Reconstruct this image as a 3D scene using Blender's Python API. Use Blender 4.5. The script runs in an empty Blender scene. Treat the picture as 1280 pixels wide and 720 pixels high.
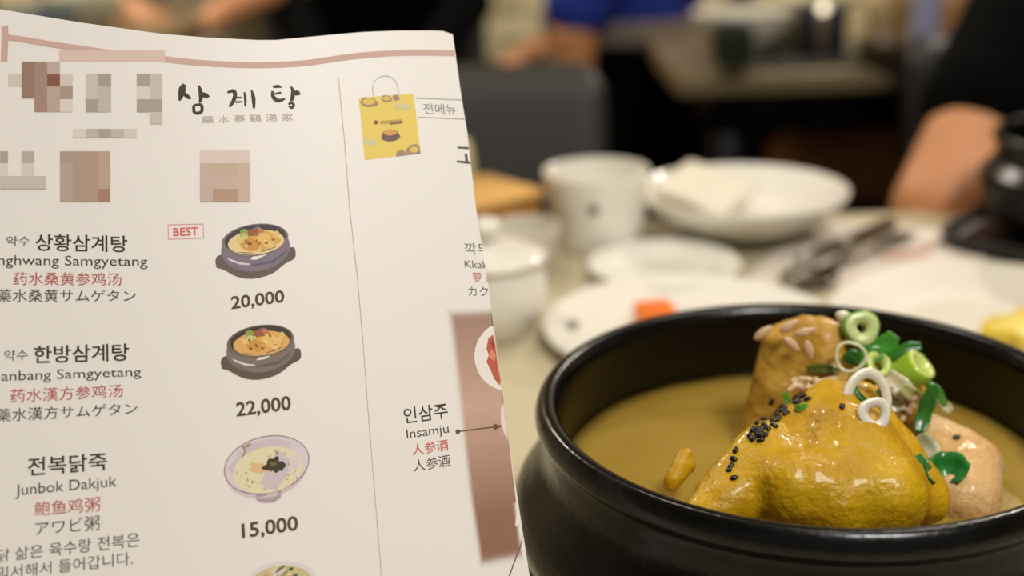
import bpy, bmesh, math, random
from mathutils import Vector, Matrix, noise
random.seed(7)
S = bpy.context.scene
COL = S.collection
# ------------------------------------------------------------------ camera
F, PITCH, ROLL, CAMZ = 1500.0, math.radians(19.0), 0.035, 1.003
fw = Vector((0, math.cos(PITCH), -math.sin(PITCH)))
U0 = Vector((0, math.sin(PITCH), math.cos(PITCH))); R0 = Vector((1, 0, 0))
cr, sr = math.cos(ROLL), math.sin(ROLL)
RT = R0 * cr - U0 * sr
UP = R0 * sr + U0 * cr
EYE = Vector((0, 0, CAMZ))
cam = bpy.data.cameras.new('camera'); cam.lens = F / 1280 * 36; cam.sensor_width = 36
cam.clip_start = 0.01
cam.dof.use_dof = True; cam.dof.focus_distance = 0.352; cam.dof.aperture_fstop = 5.3
co = bpy.data.objects.new('camera', cam); COL.objects.link(co)
m = Matrix.Identity(4)
for i, v in enumerate((RT, UP, -fw)):
    for j in range(3): m[j][i] = v[j]
m[0][3], m[1][3], m[2][3] = EYE
co.matrix_world = m
S.camera = co
# ------------------------------------------------------------------ world, lights, exposure
S.view_settings.view_transform = 'Standard'; S.view_settings.look = 'None'
S.view_settings.gamma = 1.0; S.view_settings.use_curve_mapping = False
S.view_settings.exposure = 0.0
w = bpy.data.worlds.new('world'); S.world = w; w.use_nodes = True
w.node_tree.nodes['Background'].inputs[0].default_value = (1.0, 0.93, 0.82, 1)
w.node_tree.nodes['Background'].inputs[1].default_value = 0.16
def lamp(x, y, z, power, size, col=(1.0, 0.90, 0.76), tgt=None):
    l = bpy.data.lights.new('unseen_overhead_lamp', 'AREA'); l.shape = 'DISK'; l.size = size
    l.energy = power; l.color = col
    o = bpy.data.objects.new('unseen_overhead_lamp', l); COL.objects.link(o); o.location = (x, y, z)
    if tgt: o.rotation_euler = (Vector(tgt) - Vector((x, y, z))).to_track_quat('-Z', 'Y').to_euler()
    return o
lamp(0.55, -0.65, 2.5, 31, .5, col=(1.0, .965, .92), tgt=(-.1, .25, .9))        # unseen lamp added to brighten the menu, behind and above the diner
lamp(0.75, 0.95, 2.5, 6, .12)
lamp(-0.35, 1.1, 2.5, 6, .12)
lamp(0.25, 0.35, 2.5, 2.5, .10)
lamp(1.5, 2.7, 2.5, 42, .15)
lamp(-1.4, 2.8, 2.5, 46, .15)

# ------------------------------------------------------------------ materials
def lin(c):
    return tuple(((v / 255) / 12.92 if v / 255 <= .04045 else ((v / 255 + .055) / 1.055) ** 2.4) for v in c)
MC = {}
def mat(name, rgb, rough=.5, spec=.5, metal=0, noise_amt=0, noise_scale=40, bump=0, bump_scale=80, sss=0, sss_r=(1, .5, .2), rgb2=None, trans=0, coat=0, alpha=1, coords='Object'):
    if name in MC: return MC[name]
    M = bpy.data.materials.new(name); M.use_nodes = True; MC[name] = M
    nt = M.node_tree; b = nt.nodes['Principled BSDF']
    c = lin(rgb)
    b.inputs['Base Color'].default_value = (*c, 1)
    b.inputs['Roughness'].default_value = rough
    b.inputs['Specular IOR Level'].default_value = spec
    b.inputs['Metallic'].default_value = metal
    b.inputs['Coat Weight'].default_value = coat
    b.inputs['Coat Roughness'].default_value = .08
    b.inputs['Transmission Weight'].default_value = trans
    b.inputs['Alpha'].default_value = alpha
    if sss:
        b.inputs['Subsurface Weight'].default_value = sss
        b.inputs['Subsurface Radius'].default_value = sss_r
        b.inputs['Subsurface Scale'].default_value = .004
    tc = nt.nodes.new('ShaderNodeTexCoord')
    if noise_amt or rgb2:
        n = nt.nodes.new('ShaderNodeTexNoise'); n.inputs['Scale'].default_value = noise_scale
        n.inputs['Detail'].default_value = 5
        nt.links.new(tc.outputs[coords], n.inputs['Vector'])
        r = nt.nodes.new('ShaderNodeValToRGB')
        r.color_ramp.elements[0].position = .35; r.color_ramp.elements[1].position = .65
        c2 = lin(rgb2) if rgb2 else tuple(v * (1 - noise_amt) for v in c)
        r.color_ramp.elements[0].color = (*c2, 1); r.color_ramp.elements[1].color = (*c, 1)
        nt.links.new(n.outputs['Fac'], r.inputs['Fac'])
        nt.links.new(r.outputs['Color'], b.inputs['Base Color'])
    if bump:
        n = nt.nodes.new('ShaderNodeTexNoise'); n.inputs['Scale'].default_value = bump_scale
        n.inputs['Detail'].default_value = 4
        nt.links.new(tc.outputs[coords], n.inputs['Vector'])
        bp = nt.nodes.new('ShaderNodeBump'); bp.inputs['Strength'].default_value = bump
        bp.inputs['Distance'].default_value = .001
        nt.links.new(n.outputs['Fac'], bp.inputs['Height'])
        nt.links.new(bp.outputs['Normal'], b.inputs['Normal'])
    return M
def ink(rgb):
    return mat('print_%d_%d_%d' % rgb, rgb, rough=.55, spec=.25)

# ------------------------------------------------------------------ helpers
def at(px, py, Y):            # point seen in direction (px, py) at world distance Y
    d = fw + RT * ((px - 640) / F) + UP * ((360 - py) / F)
    return EYE + d * (Y / d.y)
def onz(px, py, z):           # point on the horizontal plane z
    d = fw + RT * ((px - 640) / F) + UP * ((360 - py) / F)
    return EYE + d * ((z - CAMZ) / d.z)
def tag(o, label=None, cat=None, group=None, kind=None):
    if label: o['label'] = label
    if cat: o['category'] = cat
    if group: o['group'] = group
    if kind: o['kind'] = kind
    return o
def empty(name, loc, rz=0):
    o = bpy.data.objects.new(name, None); COL.objects.link(o); o.location = loc; o.rotation_euler = (0, 0, rz)
    o.empty_display_size = .05
    return o
def link(name, me, mats, parent=None, loc=None, smooth=True):
    for x in (mats if isinstance(mats, (list, tuple)) else [mats]): me.materials.append(x)
    o = bpy.data.objects.new(name, me); COL.objects.link(o)
    if parent: o.parent = parent
    if loc is not None: o.location = loc
    if smooth:
        for p in me.polygons: p.use_smooth = True
    return o
def mesh_from(verts, faces, name='mesh'):
    me = bpy.data.meshes.new(name); me.from_pydata([tuple(v) for v in verts], [], faces); me.update(); return me
def from_bm(bm, name='mesh'):
    me = bpy.data.meshes.new(name); bm.to_mesh(me); bm.free(); return me
def lathe(profile, n=64, sx=1, sy=1):      # profile: list of (r, z); closed at the axis when r == 0
    V, Fc = [], []; rings = []
    for r, z in profile:
        if r < 1e-7: rings.append([len(V)]); V.append((0, 0, z))
        else:
            rings.append(list(range(len(V), len(V) + n)))
            for k in range(n):
                a = 2 * math.pi * k / n; V.append((r * math.cos(a) * sx, r * math.sin(a) * sy, z))
    for a, b in zip(rings, rings[1:]):
        for k in range(n):
            k2 = (k + 1) % n
            if len(a) == 1 and len(b) == 1: continue
            if len(a) == 1: Fc.append((a[0], b[k2], b[k]))
            elif len(b) == 1: Fc.append((a[k], a[k2], b[0]))
            else: Fc.append((a[k], a[k2], b[k2], b[k]))
    return mesh_from(V, Fc)
def smooth_profile(pts, sub=4):             # Catmull-Rom through the points
    out = []
    P = [pts[0]] + list(pts) + [pts[-1]]
    for i in range(1, len(P) - 2):
        p0, p1, p2, p3 = P[i - 1], P[i], P[i + 1], P[i + 2]
        for k in range(sub):
            t = k / sub
            out.append(tuple(max(0, .5 * (2 * p1[j] + (p2[j] - p0[j]) * t + (2 * p0[j] - 5 * p1[j] + 4 * p2[j] - p3[j]) * t * t + (3 * p1[j] - p0[j] - 3 * p2[j] + p3[j]) * t ** 3)) if j == 0 else
                       .5 * (2 * p1[j] + (p2[j] - p0[j]) * t + (2 * p0[j] - 5 * p1[j] + 4 * p2[j] - p3[j]) * t * t + (3 * p1[j] - p0[j] - 3 * p2[j] + p3[j]) * t ** 3) for j in range(2)))
    out.append(pts[-1]); return out
def rbox(sx, sy, sz, bev=.01, seg=3, cz=0, loc=(0, 0, 0)):
    bm = bmesh.new(); bmesh.ops.create_cube(bm, size=1)
    for v in bm.verts: v.co = Vector((v.co.x * sx + loc[0], v.co.y * sy + loc[1], v.co.z * sz + loc[2] + cz))
    if bev: bmesh.ops.bevel(bm, geom=list(bm.edges), offset=bev, segments=seg, profile=.5, affect='EDGES')
    return from_bm(bm)
def tube(points, radii, n=8, cap=True):
    pts = [Vector(p) for p in points]; V, Fc = [], []
    if not isinstance(radii, (list, tuple)): radii = [radii] * len(pts)
    up = Vector((0, 0, 1))
    t0 = (pts[1] - pts[0]).normalized()
    nrm = t0.cross(up if abs(t0.z) < .9 else Vector((1, 0, 0))).normalized()
    for i, p in enumerate(pts):
        t = (pts[min(i + 1, len(pts) - 1)] - pts[max(i - 1, 0)]).normalized()
        nrm = (nrm - t * nrm.dot(t)).normalized(); bn = t.cross(nrm)
        for k in range(n):
            a = 2 * math.pi * k / n; V.append(p + (nrm * math.cos(a) + bn * math.sin(a)) * radii[i])
    for i in range(len(pts) - 1):
        for k in range(n):
            k2 = (k + 1) % n; Fc.append((i * n + k, i * n + k2, (i + 1) * n + k2, (i + 1) * n + k))
    if cap: Fc.append(tuple(range(n))[::-1]); Fc.append(tuple(range((len(pts) - 1) * n, len(pts) * n)))
    return mesh_from(V, Fc)
PI_ = math.pi
def blob_mesh(caps, voxel, smooth_it=4, seg=14):
    """caps: (p0, r0, p1, r1) rounded cones fused into one continuous surface."""
    V, Fc = [], []
    nv = max(6, seg // 2)
    unit = [(0.0, 0.0, 1.0)] + [(math.sin(PI_ * j / nv) * math.cos(2 * PI_ * i / seg), math.sin(PI_ * j / nv) * math.sin(2 * PI_ * i / seg), math.cos(PI_ * j / nv))
            for j in range(1, nv) for i in range(seg)] + [(0.0, 0.0, -1.0)]
    uf = [(0, 1 + i, 1 + (i + 1) % seg) for i in range(seg)]
    for j in range(nv - 2):
        for i in range(seg):
            a = 1 + j * seg + i; b = 1 + j * seg + (i + 1) % seg; uf.append((a, a + seg, b + seg, b))
    last = len(unit) - 1; uf += [(last, last - seg + (i + 1) % seg, last - seg + i) for i in range(seg)]
    for p0, r0, p1, r1 in caps:
        p0, p1 = Vector(p0), Vector(p1); L = (p1 - p0).length
        steps = min(24, max(1, int(L / (min(r0, r1) * .45)))) if L > 1e-6 else 0
        for k in range(steps + 1):
            t = k / steps if steps else 0
            c = p0.lerp(p1, t); r = r0 + (r1 - r0) * t; s0 = len(V)
            V += [(c.x + r * x, c.y + r * y, c.z + r * z) for x, y, z in unit]
            Fc += [tuple(q + s0 for q in f) for f in uf]
    me = mesh_from(V, Fc)
    o = bpy.data.objects.new('tmp', me); COL.objects.link(o)
    r = o.modifiers.new('r', 'REMESH'); r.mode = 'VOXEL'; r.voxel_size = voxel; r.adaptivity = 0
    if smooth_it:
        s = o.modifiers.new('s', 'SMOOTH'); s.iterations = smooth_it; s.factor = .6
    dg = bpy.context.evaluated_depsgraph_get()
    out = bpy.data.meshes.new_from_object(o.evaluated_get(dg))
    bpy.data.objects.remove(o); bpy.data.meshes.remove(me)
    return out

# ================================================================== SETTING
TZ = .75
WY = 3.75
plaster = mat('cream_plaster', (196, 182, 150), rough=.8, noise_amt=.1, noise_scale=3)
floor_m = mat('dark_floor', (26, 20, 15), rough=.5, noise_amt=.4, noise_scale=8)
def slab(name, sx, sy, sz, loc, m_):
    o = link(name, rbox(sx, sy, sz, 0), m_, loc=loc, smooth=False); o['kind'] = 'structure'; return o
slab('floor', 6.2, 6.4, .1, (0, .9, -.05), floor_m)
slab('ceiling', 6.2, 6.4, .1, (0, .9, 2.75), mat('ceiling_paint', (190, 180, 160), rough=.9))
slab('wall_left', .1, 6.4, 2.7, (-3.05, .9, 1.35), plaster)
slab('wall_right', .1, 6.4, 2.7, (3.05, .9, 1.35), plaster)
wb = slab('wall_back', 6.2, .1, 2.7, (0, WY + .07, 1.35), mat('mortar', (168, 150, 112), rough=.9, noise_amt=.2, noise_scale=20))
brick_ms = [mat('painted_brick_%d' % i, c, rough=.75, bump=.5, bump_scale=60, noise_amt=.12, noise_scale=12) for i, c in enumerate(((226, 212, 170), (216, 200, 156), (234, 222, 184)))]
bme = [rbox(.203, .06, .060, .006, 1) for _ in range(3)]
for me_, m_ in zip(bme, brick_ms): me_.materials.append(m_)
k = 0
for row in range(15):
    for c in range(18):
        z = .42 + row * .07; x = -1.9 + c * .213 + (row % 2) * .106
        b = bpy.data.objects.new('brick', bme[random.randrange(3)]); COL.objects.link(b); b.parent = wb
        b.location = (x, WY - wb.location.y + .0 + random.uniform(-.004, .004), z - 1.35)
# skirting
slab('baseboard_back', 6.0, .02, .1, (0, WY - .04, .05), mat('dark_skirting', (40, 30, 24), rough=.5))

# ================================================================== TABLES
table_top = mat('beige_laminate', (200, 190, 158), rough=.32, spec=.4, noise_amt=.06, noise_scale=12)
steel = mat('black_steel', (18, 17, 16), rough=.4, metal=.6)
def make_table(x, y, sx, sy, label, topm, group=None):
    t = empty('restaurant_table', (x, y, 0)); tag(t, label, 'table', group)
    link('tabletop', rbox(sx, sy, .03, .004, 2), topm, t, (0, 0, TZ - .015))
    link('apron', rbox(sx - .1, sy - .1, .06, .003, 1), steel, t, (0, 0, TZ - .06))
    for a in (-1, 1):
        for b_ in (-1, 1):
            link('leg', rbox(.05, .05, TZ - .05, .004, 1), steel, t, (a * (sx / 2 - .08), b_ * (sy / 2 - .08), (TZ - .05) / 2))
    return t
make_table(.2, .4625, 1.7, .845, 'pale beige laminate table in the foreground carrying the black pot and menu', table_top)
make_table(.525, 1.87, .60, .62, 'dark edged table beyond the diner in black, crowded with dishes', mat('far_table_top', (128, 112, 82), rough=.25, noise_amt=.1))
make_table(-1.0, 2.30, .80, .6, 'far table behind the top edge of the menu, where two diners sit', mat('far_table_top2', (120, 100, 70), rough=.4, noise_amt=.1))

# ================================================================== CHAIRS
grey_fab = mat('grey_leather', (42, 39, 34), rough=.55, bump=.2, bump_scale=300)
black_fab = mat('black_leather', (16, 15, 14), rough=.5)
def make_chair(x, y, rz, label, fab):
    t = empty('dining_chair', (x, y, 0), rz); tag(t, label, 'chair')
    link('seat', rbox(.46, .44, .09, .03, 4), fab, t, (0, 0, .43))
    bk = rbox(.46, .085, .42, .035, 5)
    for v in bk.vertices:
        v.co.y += .05 * (v.co.x / .23) ** 2 * -1 + .12 * (v.co.z / .42)
    link('backrest', bk, fab, t, (0, .235, .585))
    link('seat_frame', rbox(.42, .40, .03, .005, 1), steel, t, (0, 0, .375))
    for a in (-1, 1):
        for b_ in (-1, 1):
            link('leg', tube([(a * .18, b_ * .17, .38), (a * .20, b_ * .20, 0)], [.017, .012], 10), steel, t)
    return t
make_chair(-.115, 1.14, 0, 'empty grey upholstered chair opposite, behind the white mug and wooden box', grey_fab)
make_chair(.73, 1.27, 0, 'black chair carrying the diner in black at the right', black_fab)
make_chair(.22, 2.12, math.radians(-90), 'black chair under the seated person in blue', black_fab)
make_chair(.98, 1.95, math.radians(-90), 'black chair at the right end of the crowded far table', black_fab)
make_chair(-.27, 2.84, 0, 'black chair of the far diner in black, behind the menu top', black_fab)
make_chair(-.77, 2.98, 0, 'black chair of the far diner in cream, behind the menu top', black_fab)

t = empty('bench', (.2, WY - .23, 0)); tag(t, 'long low black bench running along the brick wall', 'bench')
link('seat', rbox(4.2, .34, .10, .03, 3), black_fab, t, (0, 0, .43)); link('base', rbox(4.1, .30, .38, .004, 1), steel, t, (0, 0, .19))
# ================================================================== PEOPLE
skin_m = mat('skin', (205, 140, 92), rough=.5, sss=.1, sss_r=(1, .35, .15), noise_amt=.08, noise_scale=30)
def person(name, label, loc, rz, shirt, trousers, hair, lh, rh, lean=0, sleeve=.5, lknee=None, rknee=None, bare_legs=False, extras=None, waist=0, long_sleeves=False):
    """seated figure; local x = its right, y = forward; lh / rh = (elbow, wrist) local points"""
    T = Matrix.Translation(loc) @ Matrix.Rotation(rz, 4, 'Z')
    hip = Vector((0, -.02, .53)); ch = Vector((0, -.03 + lean * .35, .86)); nk = Vector((0, -.02 + lean * .55, 1.06)); hd = Vector((0, .02 + lean * .7, 1.24))
    caps = [(hip, .125, hip + (ch - hip) * .5, .115), (hip + (ch - hip) * .5, .115, ch, .125)]
    tor = []
    for s in (-1, 1):
        tor += [((s * .06, hip.y, .53), .12, (s * .055, (hip.y + ch.y) / 2, .70), .105), ((s * .055, (hip.y + ch.y) / 2, .70), .105, (s * .075, ch.y, .90), .115)]
        tor += [((s * .075, ch.y, .90), .11, (s * .155, nk.y, .985), .062)]
    tor += [(ch, .12, nk + Vector((0, 0, -.06)), .07)]
    neck = [(nk + Vector((0, 0, -.06)), .058, nk + Vector((0, .005, .06)), .052)]
    head = [(hd + Vector((0, 0, .02)), .088, hd + Vector((0, -.02, .03)), .09), (hd + Vector((0, .035, -.06)), .052, hd + Vector((0, .06, -.085)), .03),
            (hd + Vector((0, .03, .02)), .078, hd + Vector((0, .03, -.04)), .066),
            (hd + Vector((0, .1, .0)), .010, hd + Vector((0, .118, -.03)), .014)]
    for s in (-1, 1): head += [(hd + Vector((s * .085, -.005, .01)), .016, hd + Vector((s * .083, -.002, -.025)), .012),
                               (hd + Vector((s * .02, .096, -.058)), .008, hd + Vector((0, .1, -.058)), .009)]
    arms, sl = [], []
    for s, (el, wr) in ((-1, lh), (1, rh)):
        sh = Vector((s * .175, nk.y, .975)); el = Vector(el); wr = Vector(wr)
        arms += [(sh, .055, el, .041), (el, .041, el + (wr - el) * .3, .043), (el + (wr - el) * .3, .043, wr, .027)]
        sl += [(sh, .068, sh + (el - sh) * sleeve, .060)]
        d = (wr - el).normalized(); side = d.cross(Vector((0, 0, 1)))
        if side.length < .2: side = Vector((1, 0, 0))
        side.normalize(); dn = d.cross(side).normalized()
        if dn.z > 0: dn = -dn
        pm = wr + d * .05
        for q in (-.024, -.008, .008, .024): arms.append((wr + side * q * .5, .018, pm + side * q + d * .03, .012))
        for q, L in ((-.028, .058), (-.009, .072), (.009, .076), (.028, .062)):
            a0 = pm + side * q + d * .03; a1 = a0 + d * L * .55 + dn * .008; a2 = a1 + d * L * .35 + dn * .022
            arms += [(a0, .0095, a1, .0085), (a1, .0085, a2, .0075)]
        th = wr + side * (.02 * -s) + d * .02
        arms += [(th, .014, th + side * (-.035 * s) + d * .03, .0105), (th + side * (-.035 * s) + d * .03, .0105, th + side * (-.042 * s) + d * .06, .009)]
    legs, tr = [], []
    for s, kn in ((-1, lknee), (1, rknee)):
        kn = Vector(kn or (s * .13, .42, .52)); an = Vector((kn.x, kn.y - .02, .10)); toe = an + Vector((s * .02, .15, -.055))
        hp = Vector((s * .09, 0, .53))
        legs += [(hp, .088, kn, .058), (kn, .058, kn + (an - kn) * .35, .058), (kn + (an - kn) * .35, .058, an, .036), (an + Vector((0, -.03, -.05)), .036, toe, .030)]
        if bare_legs: tr += [(hp, .10, hp + (kn - hp) * .6, .082)]
        else: tr += [(hp, .10, kn, .070), (kn, .07, an + Vector((0, 0, .02)), .060)]
    if long_sleeves:
        for el, wr in (lh, rh): sl.append((el, .056, Vector(el).lerp(Vector(wr), .95), .042))
    stor = [(a, r + .010, b, q + .010) for a, r, b, q in tor + caps]
    up = []
    if waist:
        stor = []
        for a, r, b, q in tor + caps:
            a, b = Vector(a), Vector(b)
            if b.z < waist: continue
            if a.z < waist + .055: t = min(.95, (waist + .055 - a.z) / (b.z - a.z)); a = a.lerp(b, t)
            stor.append((a, max(r, .108) + .014 if a.z < .9 else r + .01, b, q + .012))
        up = [((s * .055, -.02, .60), .118, (s * .055, -.025, waist - .07), .116) for s in (-1, 1)]
    body = link(name, blob_mesh(tor + neck + head + arms + legs, .0065, 3, 12), skin_m)
    body.data.transform(T.inverted() @ T); body.matrix_world = T
    tag(body, label, 'person')
    link('shirt', blob_mesh(stor + sl, .008, 5, 12), shirt, body)
    link('trousers', blob_mesh(tr + up + [((-.06, -.02, .52), .145, (.06, -.02, .52), .145), ((-.05, -.02, .60), .132, (.05, -.02, .60), .132)], .009, 5, 12), trousers, body)
    hm = [(hd + Vector((0, -.02, .05)), .098, hd + Vector((0, .0, .055)), .092), (hd + Vector((0, -.05, .0)), .085, hd + Vector((0, -.055, -.06)), .06)]
    link('hair', blob_mesh(hm, .007, 3, 16), hair, body)
    em = mat('eye_white', (225, 220, 210), rough=.2); 
    for s in (-1, 1):
        bm = bmesh.new(); bmesh.ops.create_uvsphere(bm, u_segments=12, v_segments=8, radius=.013); e = link('eye', from_bm(bm), em, body, hd + Vector((s * .034, .094, .012)))
        bm = bmesh.new(); bmesh.ops.create_uvsphere(bm, u_segments=10, v_segments=6, radius=.007); link('iris', from_bm(bm), mat('iris', (30, 18, 10), rough=.2), e, (0, .0075, 0))
        kn = Vector((lknee if s < 0 else rknee) or (s * .13, .42, .52)); an = Vector((kn.x, kn.y - .02, .10))
        link('shoe', blob_mesh([(an + Vector((0, -.04, -.052)), .044, an + Vector((s * .02, .16, -.06)), .036)], .006, 3, 12), mat('shoe_leather', (20, 18, 17), rough=.4), body)
    if extras: extras(body)
    return body
def cloth(n, rgb): return mat(n, rgb, rough=.9, spec=.08, bump=.4, bump_scale=25, noise_amt=.12, noise_scale=9)
black_c = cloth('black_cotton', (1, 1, 1)); navy_c = cloth('navy_cotton', (20, 22, 38)); blue_c = cloth('royal_blue_cotton', (48, 66, 158))
cream_c = cloth('cream_cotton', (232, 214, 176)); hair_m = mat('dark_hair', (18, 13, 10), rough=.45, bump=.5, bump_scale=200)
PI = math.pi
# diner in black across the table at the right, bare arm resting on the table
def loc_of(p, lx, ly, rz):     # world point into the figure's own axes
    return tuple(Matrix.Rotation(-rz, 3, 'Z') @ (Vector(p) - Vector((lx, ly, 0))))
DX, DY = .73, 1.23
elb = at(1176, 262, .905)
person('person', 'person in a black short sleeved shirt with a bare arm on the table, at right', (DX, DY, 0), PI, black_c, black_c, hair_m,
       (loc_of((.90, .98, .80), DX, DY, PI), loc_of((.72, .84, .80), DX, DY, PI)),
       (loc_of(elb, DX, DY, PI), loc_of((.54, .915, .79), DX, DY, PI)), lean=.18, sleeve=.73)
# seated person in blue, side on
bx, by = .195, 2.12
def apron(body):
    me = lathe(smooth_profile([(.158, .735), (.161, .745), (.161, .765), (.158, .775)], 3), 40, 1.12, .93)
    s = link('waist_band', me, cloth('pale_band', (130, 118, 108)), body); s.location = (0, -.02, 0)
person('person', 'person in royal blue shirt with pale waistband, seated side-on beyond the grey chair', (bx, by, 0), PI / 2, blue_c, black_c, hair_m,
       (loc_of((.115, 1.95, .79), bx, by, PI / 2), loc_of((.112, 1.93, .685), bx, by, PI / 2)),
       (loc_of((.26, 2.42, .76), bx, by, PI / 2), loc_of((.10, 2.35, .70), bx, by, PI / 2)), sleeve=.92, extras=apron, waist=.775)
# dim diner behind the far table, bare forearms below its edge
person('person', 'person in navy with bare knees under the right end of the crowded far table', (.93, 1.95, 0), PI / 2, navy_c, black_c, hair_m,
       ((-.24, .10, .80), (-.12, .30, .66)), ((.24, .10, .80), (.12, .30, .66)), bare_legs=True, lknee=(-.10, .47, .56), rknee=(.06, .53, .56))
person('person', 'person in black behind the top edge of the menu, next to the diner in cream', (-.27, 2.78, 0), PI, black_c, black_c, hair_m,
       ((-.20, .06, .74), (-.1, .28, .62)), ((.20, .06, .74), (.1, .28, .62)), long_sleeves=True)
person('person', 'person in a cream shirt with bare forearms behind the top edge of the menu', (-.745, 2.92, 0), PI, cream_c, navy_c, hair_m,
       ((-.27, .18, .80), (-.15, .38, .745)), ((.27, .16, .82), (.00, .38, .75)), lean=.1)

# ================================================================== STONEWARE POT
BX, BY, RIMZ = .0985, .367, CAMZ - .168
pot_m = mat('black_stoneware', (7, 7, 7), rough=.25, spec=.35, bump=.2, bump_scale=300)
H = RIMZ - TZ
def pot_profile():
    return smooth_profile([(0, .010), (.055, .010), (.074, .018), (.0825, .040), (.0838, H - .014), (.0840, H - .004), (.0862, H), (.0895, H + .0005), (.0918, H - .0025),
            (.0922, H - .0060), (.0908, H - .0085), (.0888, H - .0105), (.0890, H - .015), (.0900, H - .021), (.0945, H - .027), (.0992, H - .033), (.1008, H - .039),
            (.1002, H - .045), (.0978, H - .0490), (.0974, H - .0505), (.0988, H - .0535), (.0980, H - .058), (.0935, H - .063), (.086, H - .072), (.072, .0045), (.05, .001), (0, .001)], 5)
pot = link('stoneware_pot', lathe(pot_profile(), 160), pot_m, loc=(BX, BY, TZ))
tag(pot, 'large black glazed stoneware pot of chicken soup in the foreground', 'pot')
BZ = RIMZ - .0285
broth_m = mat('broth', (156, 130, 58), rough=.16, spec=.18, rgb2=(146, 118, 46), noise_scale=22, bump=.10, bump_scale=30, sss=.2)
def broth_mesh(r):
    V = [(0, 0, 0)]; Fc = []; N, Mr = 72, 14
    for i in range(1, Mr + 1):
        for k in range(N):
            a = 2 * PI * k / N; rr = r * i / Mr
            z = noise.noise(Vector((math.cos(a) * rr * 60, math.sin(a) * rr * 60, 2))) * .0004 + (.0008 if i == Mr else 0)
            V.append((rr * math.cos(a), rr * math.sin(a), z))
    for k in range(N): Fc.append((0, 1 + k, 1 + (k + 1) % N))
    for i in range(Mr - 1):
        for k in range(N):
            a = 1 + i * N + k; b = 1 + i * N + (k + 1) % N; Fc.append((a, b, b + N, a + N))
    n0 = len(V)
    for k in range(N):
        a = 2 * PI * k / N; V.append((.8 * r * math.cos(a), .8 * r * math.sin(a), -.03))
    o0 = 1 + (Mr - 1) * N
    for k in range(N): Fc.append((o0 + k, o0 + (k + 1) % N, n0 + (k + 1) % N, n0 + k))
    Fc.append(tuple(range(n0, n0 + N))[::-1])
    return mesh_from(V, Fc)
tag(link('broth', broth_mesh(.0835), broth_m, loc=(BX, BY, BZ)), 'cloudy golden chicken broth filling the black pot', 'soup', kind='stuff')

# ================================================================== CHICKEN
def bl(px, py, Y, r):
    p = at(px, py, Y); d = (p - EYE).dot(fw)
    return (p, r * d / F, p, r * d / F)
def cp(a, b):
    A, B = bl(*a), bl(*b); return (A[0], A[1], B[0], B[1])
def wrinkle(me, amp, sc, seed=0, fold=0, fdir=(1, 0, 0)):
    me.update()
    ns = [v.normal.copy() for v in me.vertices]
    fd = Vector(fdir)
    for v, n in zip(me.vertices, ns):
        q = v.co * sc + Vector((seed, seed * 2.3, 0))
        d = noise.fractal(q, 1.0, 2.0, 4) * amp
        if fold: d += (1 - abs(noise.noise(Vector((v.co.dot(fd) * sc * .9, v.co.z * sc * .25, seed))) * 2.2)) * fold
        v.co += n * d
def skin_food(name, rgb, rgb2, rough=.36):
    return mat(name, rgb, rough=rough, spec=.25, rgb2=rgb2, noise_scale=55, bump=.8, bump_scale=420, sss=.15, sss_r=(1, .7, .2), coat=.12)
yel = skin_food('golden_chicken_skin', (198, 158, 20), (178, 134, 14))
yel2 = skin_food('tan_chicken_skin', (196, 154, 62), (172, 124, 38))
pink = skin_food('pale_chicken_meat', (222, 186, 134), (204, 160, 98))
fib = skin_food('shredded_meat', (214, 186, 148), (196, 160, 118), .4)
ck = empty('whole_chicken', (BX, BY, BZ - .03)); tag(ck, 'whole boiled chicken with golden yellow skin in the black pot', 'chicken')
def ckpart(name, caps, vox, m_, amp, sc, seed, fold=0, fdir=(1, 0, 0)):
    me = blob_mesh(caps, vox, 22, 20); wrinkle(me, amp, sc, seed, fold, fdir)
    me.transform(Matrix.Translation(-ck.location)); return link(name, me, m_, ck)
ckpart('breast', [cp((1052, 500, .350, 26), (1060, 560, .335, 62)), cp((1060, 560, .335, 62), (1040, 620, .318, 60)),
    cp((1052, 500, .350, 26), (985, 560, .335, 32)), cp((1040, 492, .352, 22), (960, 565, .335, 24)), cp((985, 560, .335, 32), (925, 618, .322, 30)), cp((1000, 530, .345, 30), (950, 585, .330, 36)), cp((1010, 520, .348, 26), (930, 590, .330, 22)), cp((930, 590, .33, 22), (890, 618, .322, 22)), cp((975, 585, .328, 44), (905, 632, .318, 34)), cp((960, 560, .335, 36), (905, 610, .325, 28)), cp((905, 632, .318, 34), (872, 650, .314, 24)), cp((925, 618, .322, 30), (885, 640, .315, 24)),
    cp((1060, 560, .335, 62), (1110, 610, .320, 52)), cp((1075, 500, .352, 24), (1115, 560, .340, 30)), cp((1115, 560, .340, 30), (1160, 625, .325, 30)),
    cp((990, 610, .318, 50), (1110, 620, .316, 50))], .0010, yel, .0010, 55, 3, .0006, (1, .4, .2))
ckpart('thigh', [cp((975, 440, .392, 26), (968, 520, .388, 36)), cp((968, 520, .388, 36), (968, 570, .382, 44)), cp((972, 428, .392, 20), (1010, 418, .392, 24)),
    cp((1010, 418, .392, 24), (1040, 425, .390, 26)), cp((1030, 440, .39, 34), (1030, 500, .385, 46)), cp((1040, 470, .385, 34), (1120, 500, .385, 40))], .0011, yel2, .0011, 90, 9, .0005)
ckpart('wing', [cp((1180, 560, .362, 36), (1212, 585, .355, 42)), cp((1212, 585, .355, 42), (1205, 625, .342, 46)), cp((1180, 560, .362, 36), (1160, 625, .345, 40)),
    cp((1160, 540, .365, 24), (1200, 556, .362, 26))], .0011, pink, .0008, 80, 5, .0003)
fibres = []
rnd = random.Random(4)
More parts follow.
